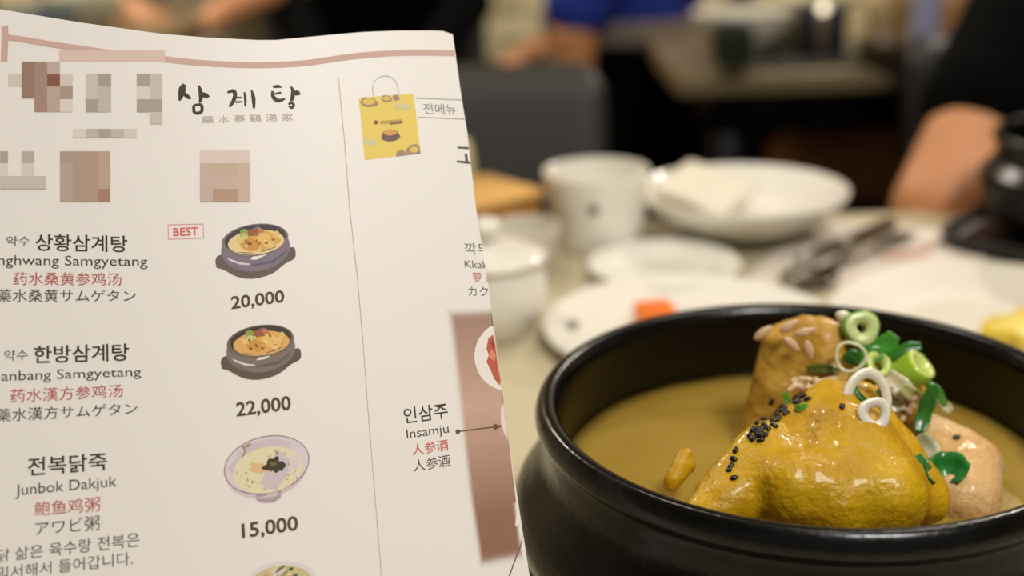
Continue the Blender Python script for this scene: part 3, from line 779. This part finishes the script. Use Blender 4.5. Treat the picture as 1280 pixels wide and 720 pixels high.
# bag picture
YB, PU, GYc = (232, 206, 104), (166, 136, 118), (212, 202, 156)
plate('printed_bag', [([(448.5, 122), (517, 117), (526, 192), (456, 200)], YB),
   (ell(461, 128, 11, 6, 0, 16, wob=.3), PU), (ell(461, 127, 8, 4, 0, 16), (226, 192, 96)), (ell(483, 123.5, 6.5, 4.5, 0, 14, wob=.3), PU), (ell(483, 123, 4.5, 2.6), (226, 192, 96)), (ell(495, 122, 4.4, 3.8, 0, 12, wob=.3), PU),
   (ell(503, 133, 10, 4, 0, 16, wob=.3), GYc), (ell(462, 178, 8, 4.4, 0, 14, wob=.3), GYc),
   ([(508, 193.7), (508, 186), (514, 181), (521, 180), (524.6, 183), (525.6, 192)], PU), (ell(517.5, 187, 5.5, 3.8), (226, 192, 96)), ([(495, 195.6), (496, 190), (501, 187), (506, 189), (508, 194)], PU),
   (ell(470, 152.8, 3, 2.6, 0, 10), (150, 84, 60)), ([(475, 151), (503, 149), (503.3, 153), (475.3, 155)], (196, 162, 84)), ([(487, 152.6), (503, 151), (503.3, 154), (487.3, 155.8)], (140, 112, 70)),
   (ell(488.5, 171, 12, 5.5, -4), (120, 92, 88)), (ell(488, 167, 10, 5.4, -4), (112, 88, 92)), (ell(488, 165.5, 8.4, 3.8, -4), (214, 160, 80))])
stroke(curve([(466.5, 119), (466, 108), (471, 99), (480, 95), (490, 97.5), (496, 105), (498.5, 117)], 5), .9, (176, 168, 160), 'bag_handle')
# dish pictures
def potpic(dx, dy, rimc, bodyc, trayc, brothc):
    q = lambda L: [(200 + x / 3 + dx, 260 + y / 3 + dy) for x, y in L]
    E_ = lambda cx, cy, rx, ry, r_=0, **kw: ell(200 + cx / 3 + dx, 260 + cy / 3 + dy, rx / 3, ry / 3, r_, **kw)
    lay = [(q(curve([(207, 200), (214, 182), (236, 176), (262, 200), (300, 228), (350, 236), (410, 224), (462, 178), (482, 152), (500, 147), (508, 160), (505, 188), (470, 208), (420, 246), (350, 265), (290, 258), (240, 232), (212, 224)], 3)), trayc),
           (E_(358, 152, 130, 86, -8, n=40), bodyc),
           (q([(250, 186), (262, 198), (300, 212), (335, 214), (336, 208), (300, 204), (262, 190)]), (216, 206, 206)),
           (q([(345, 212), (420, 198), (468, 162), (468, 170), (424, 206), (346, 218)]), tuple(int(v * .8) for v in bodyc)),
           (E_(356, 120, 127, 60, -8), rimc), (E_(357, 116, 116, 52, -8), tuple(int(v * .55) for v in rimc)), (E_(360, 128, 106, 46, -6), brothc),
           (E_(372, 126, 64, 38, -12, wob=.35, seed=2), (218, 168, 84)), (E_(395, 118, 36, 22, 30, wob=.3, seed=4), (232, 190, 110)), (E_(340, 136, 34, 22, 10, wob=.4, seed=9), (206, 150, 70)),
           (q([(400, 150), (436, 82), (448, 92), (420, 152)]), (226, 190, 120)), (E_(322, 96, 24, 18, -20, wob=.5, seed=5), (140, 160, 76)), (E_(318, 108, 14, 10, 10, wob=.4, seed=1), (196, 204, 140)),
           (E_(352, 92, 22, 14, 0, wob=.5, seed=7), (156, 92, 60)), (E_(376, 84, 14, 8, 20, wob=.4, seed=8), (190, 124, 84)), (E_(300, 122, 16, 12, 0, wob=.5, seed=3), (226, 196, 120))]
    for k in range(14):
        a, b = random.uniform(-60, 60), random.uniform(-26, 30)
        lay.append((E_(366 + a, 122 + b, random.uniform(4, 9), random.uniform(3, 6), random.uniform(0, 90), n=7), random.choice(((176, 118, 60), (240, 208, 140), (130, 84, 48), (228, 176, 92)))))
    return plate('printed_pot', lay)
potpic(0, 0, (130, 116, 116), (128, 116, 130), (104, 92, 84), (232, 204, 150))
potpic(6.7, 126.3, (118, 102, 86), (126, 112, 106), (98, 84, 70), (222, 170, 104))
q7 = lambda x, y: (200 + x / 3, 480 + y / 3)
def e7(cx, cy, rx, ry, r_=0, **kw): return ell(*q7(cx, cy), rx / 3, ry / 3, r_, **kw)
lay = [([q7(*p) for p in ((355, 405), (362, 436), (385, 446), (425, 444), (452, 428), (458, 395))], (176, 156, 160)), (e7(400, 318, 158, 108, -14), (206, 192, 198)), (e7(400, 303, 163, 107, -14, n=44), (128, 62, 66)), (e7(400, 303, 160, 104, -14, n=44), (216, 204, 208)),
       (e7(405, 322, 133, 86, -12, n=40), (226, 216, 180)), (e7(372, 318, 32, 18, 0, wob=.6, seed=2), (222, 184, 136)), (e7(430, 305, 36, 25, -5, wob=.7, seed=6, n=40), (66, 60, 40)), (e7(424, 300, 14, 8, -5, wob=.5, seed=3), (110, 104, 70)),
       ([q7(300, 232), q7(312, 240), q7(316, 256), q7(306, 272), q7(312, 274), q7(322, 256), q7(318, 240), q7(342, 222), q7(318, 232)], (160, 134, 110)), (e7(330, 230, 14, 7, -25), (178, 150, 124))]
for k in range(34):
    a = random.uniform(0, 6.28); r_ = random.uniform(.3, .95) ** .5
    lay.append((e7(405 + 124 * r_ * math.cos(a), 324 + 78 * r_ * math.sin(a), random.uniform(2, 7), random.uniform(2, 4), random.uniform(0, 90), n=7), random.choice(((170, 164, 90), (206, 190, 120), (140, 130, 70), (236, 228, 200), (214, 170, 130)))))
plate('printed_soup_bowl', lay)
lay = [(e7(455, 742, 135, 76, -6, n=40), (222, 212, 214)), (e7(455, 748, 118, 66, -6, n=36), (200, 186, 140))]
for k in range(22):
    a = random.uniform(3.3, 6.1); r_ = random.uniform(.3, .9)
    lay.append((e7(455 + 118 * r_ * math.cos(a), 745 + 66 * r_ * math.sin(a), random.uniform(8, 26), random.uniform(4, 8), random.uniform(-50, 50), n=10), random.choice(((110, 120, 66), (150, 150, 92), (204, 150, 120), (226, 206, 150), (84, 96, 56)))))
plate('printed_salad_bowl', lay)
# added squares copying a pixelation mosaic at the top left, not the sheet's print
B = lambda x0, y0, x1, y1: [(x0, y0), (x1, y0), (x1, y1), (x0, y1)]
cells = [(74, 63, 206, 77, (208, 184, 172)), (10, 63, 27, 93, (214, 204, 194)), (10, 93, 27, 108, (200, 190, 180)), (27, 77, 43, 123, (146, 116, 102)), (43, 77, 59, 140, (158, 130, 116)), (59, 77, 75, 93, (182, 164, 152)), (59, 93, 75, 108, (128, 84, 66)), (59, 108, 75, 140, (180, 158, 146)),
 (75, 93, 91, 108, (204, 190, 180)), (75, 108, 91, 124, (164, 144, 130)), (75, 124, 91, 140, (212, 200, 190)), (107, 92, 123, 124, (192, 184, 174)), (123, 92, 139, 108, (160, 150, 140)), (107, 124, 123, 140, (160, 152, 142)), (123, 108, 139, 140, (186, 176, 166)),
 (155, 92, 171, 108, (214, 206, 196)), (171, 92, 187, 108, (162, 152, 142)), (187, 92, 203, 124, (192, 182, 172)), (171, 108, 187, 124, (208, 200, 190)), (171, 124, 203, 140, (162, 154, 144)), (187, 140, 203, 155, (192, 182, 172)),
 (91, 161, 107, 172, (208, 200, 188)), (107, 161, 123, 172, (184, 176, 164)), (123, 161, 139, 172, (164, 156, 144)), (139, 161, 155, 172, (184, 176, 164)), (155, 161, 171, 172, (204, 196, 184)), (171, 161, 235, 187, (208, 202, 192)), (123, 172, 171, 187, (216, 208, 198)),
 (0, 189, 10, 204, (166, 156, 144)), (0, 204, 10, 220, (208, 200, 190)), (27, 189, 43, 204, (176, 166, 156)), (27, 204, 43, 220, (206, 196, 186)), (0, 220, 58, 236, (190, 182, 172)), (75, 189, 91, 204, (166, 146, 134)), (75, 204, 91, 252, (176, 156, 144)), (91, 189, 123, 252, (172, 146, 128)), (123, 189, 138, 236, (178, 154, 138)), (123, 236, 138, 252, (160, 124, 104)),
 (138, 189, 155, 252, (214, 206, 196)), (250, 188, 313, 204, (212, 194, 184)), (250, 204, 266, 252, (190, 170, 156)), (266, 204, 298, 220, (190, 168, 148)), (266, 220, 298, 236, (194, 170, 156)), (266, 236, 298, 252, (176, 144, 124)), (298, 204, 313, 252, (196, 172, 158)), (158, 190, 235, 252, (220, 212, 202)), (0, 252, 160, 262, (216, 206, 194)), (313, 162, 376, 252, (226, 218, 206))]
fine = []
for c in cells:
    if min(c[4]) > 190: continue
    nx_, ny_ = max(1, round((c[2] - c[0]) / 12)), max(1, round((c[3] - c[1]) / 12))
    fine.append(([B(c[0] + (c[2] - c[0]) * a / nx_, c[1] + (c[3] - c[1]) * b / ny_, c[0] + (c[2] - c[0]) * (a + 1) / nx_, c[1] + (c[3] - c[1]) * (b + 1) / ny_) for a in range(nx_) for b in range(ny_)], tuple(min(255, int(v * 1.04)) for v in c[4])))
plate('mosaic_squares', fine, LIFT * 1.3, 'coarse brown and grey pixelation mosaic squares at the top left')

# ================================================================== TABLEWARE
china = mat('white_china', (236, 232, 220), rough=.14, spec=.5, coat=.4)
china2 = mat('white_china_worn', (212, 206, 190), rough=.45, spec=.2)
logo_m = mat('grey_print', (96, 96, 92), rough=.3)
def logo(parent, loc, r, nrm):
    bm = bmesh.new()
    for a in range(5):
        an_ = a * 2 * PI / 5
        bmesh.ops.create_circle(bm, cap_ends=True, segments=12, radius=r * .42, matrix=Matrix.Translation((math.cos(an_) * r * .5, math.sin(an_) * r * .5, a * .00002)))
    o = link('emblem', from_bm(bm), logo_m, parent, loc, False); o.rotation_euler = Vector(nrm).to_track_quat('Z', 'Y').to_euler(); return o
# mug
p = onz(748, 311, TZ); p.y += .012
mug = empty('white_mug', (p.x, p.y, TZ)); tag(mug, 'white china mug with a small grey flower emblem', 'mug')
link('body', lathe(smooth_profile([(0, .004), (.026, .004), (.030, .010), (.0325, .032), (.0350, .053), (.0362, .0545), (.0375, .053), (.0352, .032), (.0332, .010), (.0305, .002), (.027, .0), (0, .0005)], 5), 64), china, mug)
logo(mug, (-.005, -.0358, .035), .0045, (-.14, -1, -.06))
def dish(px, py, r, prof, name, label, cat, m_=china, dz=0, dy=0):
    p = onz(px, py, TZ); o = link(name, lathe(smooth_profile(prof, 4), 72), m_, loc=(p.x, p.y + dy, TZ + dz)); tag(o, label, cat); return o
def plate_prof(r, h): return [(0, .003), (r * .55, .003), (r * .70, .005), (r * .95, h), (r, h + .0008), (r * .995, h - .002), (r * .72, .0015), (r * .60, .0), (r * .3, .0008), (0, .0008)]
dish(830, 344, 0, plate_prof(.0495, .009), 'saucer', 'small white saucer lying in front of the white mug', 'saucer')
pb = dish(862, 424, 0, plate_prof(.082, .011), 'side_plate', 'white side plate holding an orange kimchi cube, behind the pot', 'plate')
logo(pb, (-.066, .006, .0102), .005, (.1, 0, 1))
rp = dish(1262, 425, 0, plate_prof(.098, .013), 'dinner_plate', 'white plate with yellow pickles, behind the pot at the right edge', 'plate', china2)
# kimchi cube, pickles
def cube_food(px, py, z, s, rgb, name, label, cat, rz=.3, group=None):
    p = onz(px, py, z); me = rbox(s, s * .8, s * .55, s * .1, 3)
    for v in me.vertices: v.co += Vector([noise.noise(v.co * 120 + Vector((px, k * 9, 0))) * s * .06 for k in range(3)])
    o = link(name, me, mat(name + '_%d_%d_%d' % rgb, rgb, rough=.35, noise_amt=.15, noise_scale=120), loc=(p.x, p.y, z)); o.rotation_euler.z = rz; return tag(o, label, cat, group)
cube_food(818, 392, TZ + .010, .021, (250, 122, 12), 'radish_kimchi_cube', 'orange red radish kimchi cube on the side plate', 'kimchi', .15)
for i, (x, y) in enumerate(((1262, 408), (1282, 402), (1276, 420), (1248, 416), (1300, 412))):
    cube_food(x, y, TZ + .008, .018, (236, 206, 70), 'pickled_radish', ['yellow pickled radish slice nearest the pot rim', 'yellow pickled radish slice at the frame edge', 'yellow pickled radish slice between two others at the edge', 'pale yellow pickled radish, leftmost on the plate', 'yellow pickled radish hidden past the frame edge'][i], 'pickle', i * .9, 'pickles on the right plate')
# lidded pot
p = onz(612, 434, TZ); p.y += .028
jr = empty('condiment_jar', (p.x, p.y, TZ)); jr.scale = (1, 1, .86); tag(jr, 'white lidded ceramic condiment jar beside the menu edge', 'jar')
link('body', lathe(smooth_profile([(0, .001), (.022, 0), (.027, .004), (.033, .018), (.0345, .032), (.032, .046), (.029, .052), (.0275, .052), (.029, .044), (.031, .032), (.028, .012), (0, .006)], 5), 64), china, jr)
lid = link('lid', lathe(smooth_profile([(0, .054), (.024, .053), (.033, .052), (.0345, .0535), (.032, .056), (.022, .060), (.010, .0625), (0, .063)], 5), 64), china, jr)
link('knob', lathe(smooth_profile([(.004, .062), (.0045, .066), (.0085, .070), (.0088, .075), (.005, .079), (0, .080)], 4), 32), china, lid)
# small white cup
p = onz(664, 290, TZ)
tag(link('small_cup', lathe(smooth_profile([(0, .004), (.016, .004), (.020, .010), (.023, .030), (.0243, .031), (.0248, .029), (.022, .010), (.017, 0), (0, .0005)], 5), 48), china2, loc=(.009, .772, TZ)), 'small white cup between the condiment jar and the mug', 'cup')
# wooden box
wood = mat('honey_wood', (196, 136, 62), rough=.45, noise_amt=.3, noise_scale=18); wood2 = mat('pale_wood', (220, 172, 96), rough=.45, noise_amt=.2, noise_scale=18)
p = onz(648, 284, TZ)
wbx = empty('wooden_cutlery_box', (p.x - .034, .818, TZ), math.radians(38)); wbx.scale = (.90, .90, .72); tag(wbx, 'honey coloured wooden cutlery box behind the jar, left of the mug', 'box')
for sx_, sy_, lx, ly in ((.085, .006, 0, .032), (.085, .006, 0, -.032), (.006, .058, .0395, 0), (.006, .058, -.0395, 0)): link('side_panel', rbox(sx_, sy_, .052, .001, 1), wood, wbx, (lx, ly, .026))
link('lid', rbox(.092, .076, .010, .003, 2), wood2, wbx, (0, 0, .057)); link('base', rbox(.08, .06, .004, 0), wood, wbx, (0, 0, .003))
p = onz(592, 232, TZ)
tag(link('salt_shaker', lathe(smooth_profile([(0, .001), (.0105, 0), (.0115, .004), (.011, .035), (.0118, .048), (.0105, .062), (.007, .070), (0, .072)], 5), 40), mat('shaker_cream', (206, 196, 150), rough=.3), loc=(-.036, .872, TZ)), 'cream coloured shaker peeking out beside the menu edge', 'shaker')
# big shallow bowl with folded napkin
p = onz(930, 296, TZ)
sb = (p.x + .0, .842, TZ)
tag(link('serving_bowl', lathe(smooth_profile([(0, .010), (.030, .010), (.050, .015), (.072, .028), (.0795, .0325), (.0808, .0305), (.076, .024), (.054, .009), (.036, .006), (.033, 0), (.029, 0), (.028, .005), (0, .005)], 5), 80), china, loc=sb), 'wide shallow white bowl with a folded napkin, right of the mug', 'bowl').scale = (.93, .93, 1.04)
NC = [at(815, 240, .83), at(900, 276, .80), at(951, 230, .865), at(863, 208, .905)]
V, Fc = [], []
nn = 14
for s_ in (0, 1):
    for j in range(nn + 1):
        for i in range(nn + 1):
            u, v = i / nn, j / nn
            q = NC[0].lerp(NC[1], u).lerp(NC[3].lerp(NC[2], u), v) - Vector(sb)
            x, y = q.x, q.y; z = q.z + .0025 * math.sin(u * 3 + v * 2) + (.003 if s_ == 0 else 0)
            V.append((x, y, z))
m2 = (nn + 1) ** 2
for j in range(nn):
    for i in range(nn):
        a = j * (nn + 1) + i; q = (a, a + 1, a + nn + 2, a + nn + 1); Fc.append(q); Fc.append(tuple(k + m2 for k in q[::-1]))
lp = [i for i in range(nn + 1)] + [j * (nn + 1) + nn for j in range(1, nn + 1)] + [nn * (nn + 1) + i for i in range(nn - 1, -1, -1)] + [j * (nn + 1) for j in range(nn - 1, 0, -1)]
for a, b in zip(lp, lp[1:] + lp[:1]): Fc.append((b, a, a + m2, b + m2))
tag(link('folded_napkin', mesh_from(V, Fc), mat('napkin_paper', (222, 216, 196), rough=.8), loc=sb), 'folded white paper napkin standing in the wide shallow bowl', 'napkin')
# paper placemat with print
PMZ = TZ + .0012
pm_pts = [onz(930, 352, PMZ), onz(1228, 360, PMZ), onz(1236, 292, PMZ), onz(1010, 272, PMZ)]
c0 = sum(pm_pts, Vector()) / 4
me = mesh_from([q - c0 for q in pm_pts] + [q - c0 - Vector((0, 0, .0011)) for q in pm_pts], [(0, 1, 2, 3), (7, 6, 5, 4), (0, 4, 5, 1), (1, 5, 6, 2), (2, 6, 7, 3), (3, 7, 4, 0)])
mat_o = link('paper_placemat', me, mat('placemat_paper', (214, 204, 190), rough=.6), loc=c0, smooth=False); tag(mat_o, 'pale printed paper placemat in front of the diner in black', 'placemat')
def mprint(pts, rgb, k):
    me = mesh_from([onz(x, y, PMZ + .0002 * (k + 1)) - c0 for x, y in pts], [tuple(range(len(pts)))]); link('printed_patch', me, ink(rgb), mat_o, smooth=False)
mprint(ell(1090, 352, 32, 6, 3), (186, 132, 116), 0); mprint(ell(1130, 318, 36, 6, -6), (190, 150, 132), 0); mprint(ell(1060, 300, 40, 7, -6), (170, 160, 148), 0); mprint(ell(1168, 306, 18, 4), (180, 150, 136), 1)
# spoon and chopsticks
ss = mat('dark_steel', (120, 112, 100), rough=.25, metal=1)
a = onz(1012, 346, PMZ + .003); b = onz(1136, 292, PMZ + .003)
d = (b - a); L = d.length; ang = math.atan2(d.y, d.x)
V, Fc = [], []
N = 44
for i in range(N + 1):
    t = i / N; x = t * (L + .02) - .02
    wdt = .017 * math.sqrt(max(.02, 1 - ((x + .0) / .022) ** 2)) if x < .019 else .0045 + .004 * max(0, (t - .5))
    dip = .0035 if x > .019 else .0005
    zc = dip + .006 * math.sin(PI * min(1, max(0, (x - .015) / (L - .01)))) * .8
    for s_ in (-1, -.6, 0, .6, 1): V.append((x, s_ * wdt, zc + (abs(s_) ** 2 * .004 if x < .019 else .0006 * (1 - abs(s_)))))
    for s_ in (1, .6, 0, -.6, -1): V.append((x, s_ * wdt, zc - .0012 + (abs(s_) ** 2 * .004 if x < .019 else 0)))
for i in range(N):
    for k in range(10): k2 = (k + 1) % 10; Fc.append((i * 10 + k, i * 10 + 10 + k, i * 10 + 10 + k2, i * 10 + k2))
Fc.append(tuple(range(10))); Fc.append(tuple(range(N * 10, N * 10 + 10))[::-1])
o = link('soup_spoon', mesh_from(V, Fc), ss, loc=(a.x, a.y, PMZ)); o.rotation_euler.z = ang; tag(o, 'dark steel soup spoon lying across the paper placemat', 'spoon')
for k, lab in ((0, 'steel chopstick nearer the spoon on the placemat'), (1, 'steel chopstick farther from the spoon, nearer the wide bowl')):
    q = onz(1000 - 4 * k, 336 - 9 * k, PMZ); r_ = onz(1118 - 6 * k, 285 - 4 * k, PMZ)
    dd = r_ - q
    me = tube([(0, 0, .0026), (dd.length * .5, 0, .0030), (dd.length, 0, .0036)], [.0018, .0024, .0030], 8)
    o = link('chopstick', me, ss, loc=q); o.rotation_euler.z = math.atan2(dd.y, dd.x); tag(o, lab, 'chopstick', 'steel chopsticks on the placemat')
# second black pot on its tray at the right edge
tr_m = mat('black_tray_wood', (20, 17, 15), rough=.4, noise_amt=.3)
tp = Vector((.405, .79, TZ))
V = []
tray = lathe(smooth_profile([(0, .006), (.075, .006), (.082, .009), (.085, .012), (.088, .010), (.086, .003), (.080, 0), (0, 0)], 3), 72)
for v in tray.vertices:
    a = math.atan2(v.co.y, v.co.x); r_ = math.hypot(v.co.x, v.co.y)
    if r_ > .07:
        g = max(0, abs(math.cos(a)) - .9) / .1; v.co.x *= 1 + .22 * g
o = link('pot_tray', tray, tr_m, loc=tp); tag(o, 'black lacquered pot tray with ear handles at the right edge', 'tray')
o = bpy.data.objects.new('stoneware_pot', pot.data); COL.objects.link(o); o.location = tp + Vector((0, 0, .0065)); o.scale = (.80, .80, .82); tag(o, 'black stoneware pot on the lacquered tray before the diner in black', 'pot')

# ================================================================== FAR TABLE DISHES
def far(px, Y, prof, name, label, cat, m_, z=TZ + .0, n=40, s=1):
    if 900 < px < 1030 and Y < 1.79: z = TZ + .010
    X = (px - 640) / F * (Y * math.cos(PITCH) + (CAMZ - z) * math.sin(PITCH)) / cr
    o = link(name, lathe(smooth_profile(prof, 4), n), m_, loc=(X, Y, z)); o.scale = (s, s, s); tag(o, label, cat); return o
bowlp = [(0, .008), (.03, .008), (.055, .03), (.065, .055), (.067, .055), (.057, .028), (.032, .003), (.028, 0), (0, .0)]
steel_b = mat('brushed_steel', (190, 180, 156), rough=.3, metal=1)
far(935, 1.66, bowlp, 'rice_bowl', 'left white bowl on the crowded far table', 'bowl', china2)
far(1012, 1.785, bowlp, 'rice_bowl', 'cream bowl in the middle of the crowded far table', 'bowl', mat('cream_china', (212, 204, 160), rough=.2), s=1.1)
p = onz(1080, 108, TZ)
tag(link('tissue_box', rbox(.058, .05, .075, .003, 2, .0375), mat('navy_card', (26, 28, 40), rough=.5), loc=(p.x, 1.64, TZ)), 'dark navy box standing right of the cream bowl on the far table', 'box')
tag(link('serving_tray', rbox(.26, .20, .010, .004, 2, .005), mat('dark_tray', (24, 21, 18), rough=.3), loc=(.43, 1.69, TZ)), 'black serving tray under the dishes on the crowded far table', 'tray')
far(925, 1.56, [(0, .002), (.02, 0), (.024, .004), (.026, .04), (.025, .05), (.0235, .05), (.0235, .01), (0, .006)], 'tea_cup', 'dark green cup before the left white bowl, far table', 'cup', mat('dark_green_glaze', (40, 48, 36), rough=.25))
far(985, 2.05, [(0, .0), (.045, 0), (.06, .01), (.07, .05), (.062, .075), (.03, .085), (0, .088)], 'lidded_pot', 'dark lidded pot at the back of the crowded far table', 'pot', pot_m, s=.9)
far(1118, 1.75, [(0, .0), (.02, 0), (.026, .008), (.030, .05), (.026, .075), (.012, .09), (0, .092)], 'condiment_jar', 'small cream jar left of the pale blue bottle', 'jar', mat('jar_cream', (206, 178, 130), rough=.3))
far(1116, 1.57, bowlp, 'side_dish_bowl', 'small brown bowl before the cream jar on the far table', 'bowl', mat('brown_glaze', (92, 76, 54), rough=.3), s=.6)
far(1162, 1.62, [(0, 0), (.015, 0), (.019, .004), (.0195, .15), (.017, .19), (.009, .22), (.008, .26), (.0095, .262), (.0095, .275), (0, .276)], 'water_bottle', 'slim pale blue bottle at the right end of the far table', 'bottle', mat('pale_blue_glass', (156, 158, 184), rough=.15, spec=.6))
far(1195, 1.80, [(0, .0), (.02, 0), (.026, .008), (.030, .05), (.022, .07), (0, .08)], 'condiment_jar', 'small tan jar right of the pale blue bottle', 'jar', mat('jar_tan', (176, 130, 92), rough=.3))
# left far table
far(-40, 2.07, [(0, .002), (.02, 0), (.026, .004), (.030, .06), (.0285, .06), (.026, .01), (0, .006)], 'steel_cup', 'shiny steel cup on the far left table beyond the frame edge', 'cup', steel_b)
far(60, 2.08, bowlp, 'rice_bowl', 'blue grey bowl on the far left table above the menu corner', 'bowl', mat('blue_grey_glaze', (108, 120, 124), rough=.25), s=1.1)
far(118, 2.30, bowlp, 'rice_bowl', 'sage white bowl on the far left table', 'bowl', mat('sage_china', (196, 196, 168), rough=.25), s=1.2)
far(-45, 2.32, bowlp, 'soup_pot', 'reddish brown pot at the left end of the far left table', 'pot', mat('red_clay', (120, 56, 26), rough=.3), s=1.3)

p = at(1029, 11, 1.602)  # thin stem with a glowing tip, made up to give a bright blurred disc
t = empty('glow_stand_in', (p.x, p.y, TZ + .010)); tag(t, 'added glow standing in for a bright blurred highlight on the crowded far table, over the cream bowl', 'glow_stand_in')
link('stand_in_stem', lathe([(0, 0), (.007, 0), (.007, p.z - TZ - .022), (.006, p.z - TZ - .018), (0, p.z - TZ - .018)], 32), mat('stem_tan', (120, 104, 78), rough=.4), t)
fm = bpy.data.materials.new('highlight_glow'); fm.use_nodes = True  # emission put in for the highlight, no known source there
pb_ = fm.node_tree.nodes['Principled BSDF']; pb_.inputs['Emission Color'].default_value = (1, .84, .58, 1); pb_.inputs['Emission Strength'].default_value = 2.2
link('highlight_glow', lathe(smooth_profile([(0, -.006), (.005, -.004), (.0062, 0), (.004, .006), (0, .010)], 4), 20), fm, t, (0, 0, p.z - TZ - .010))
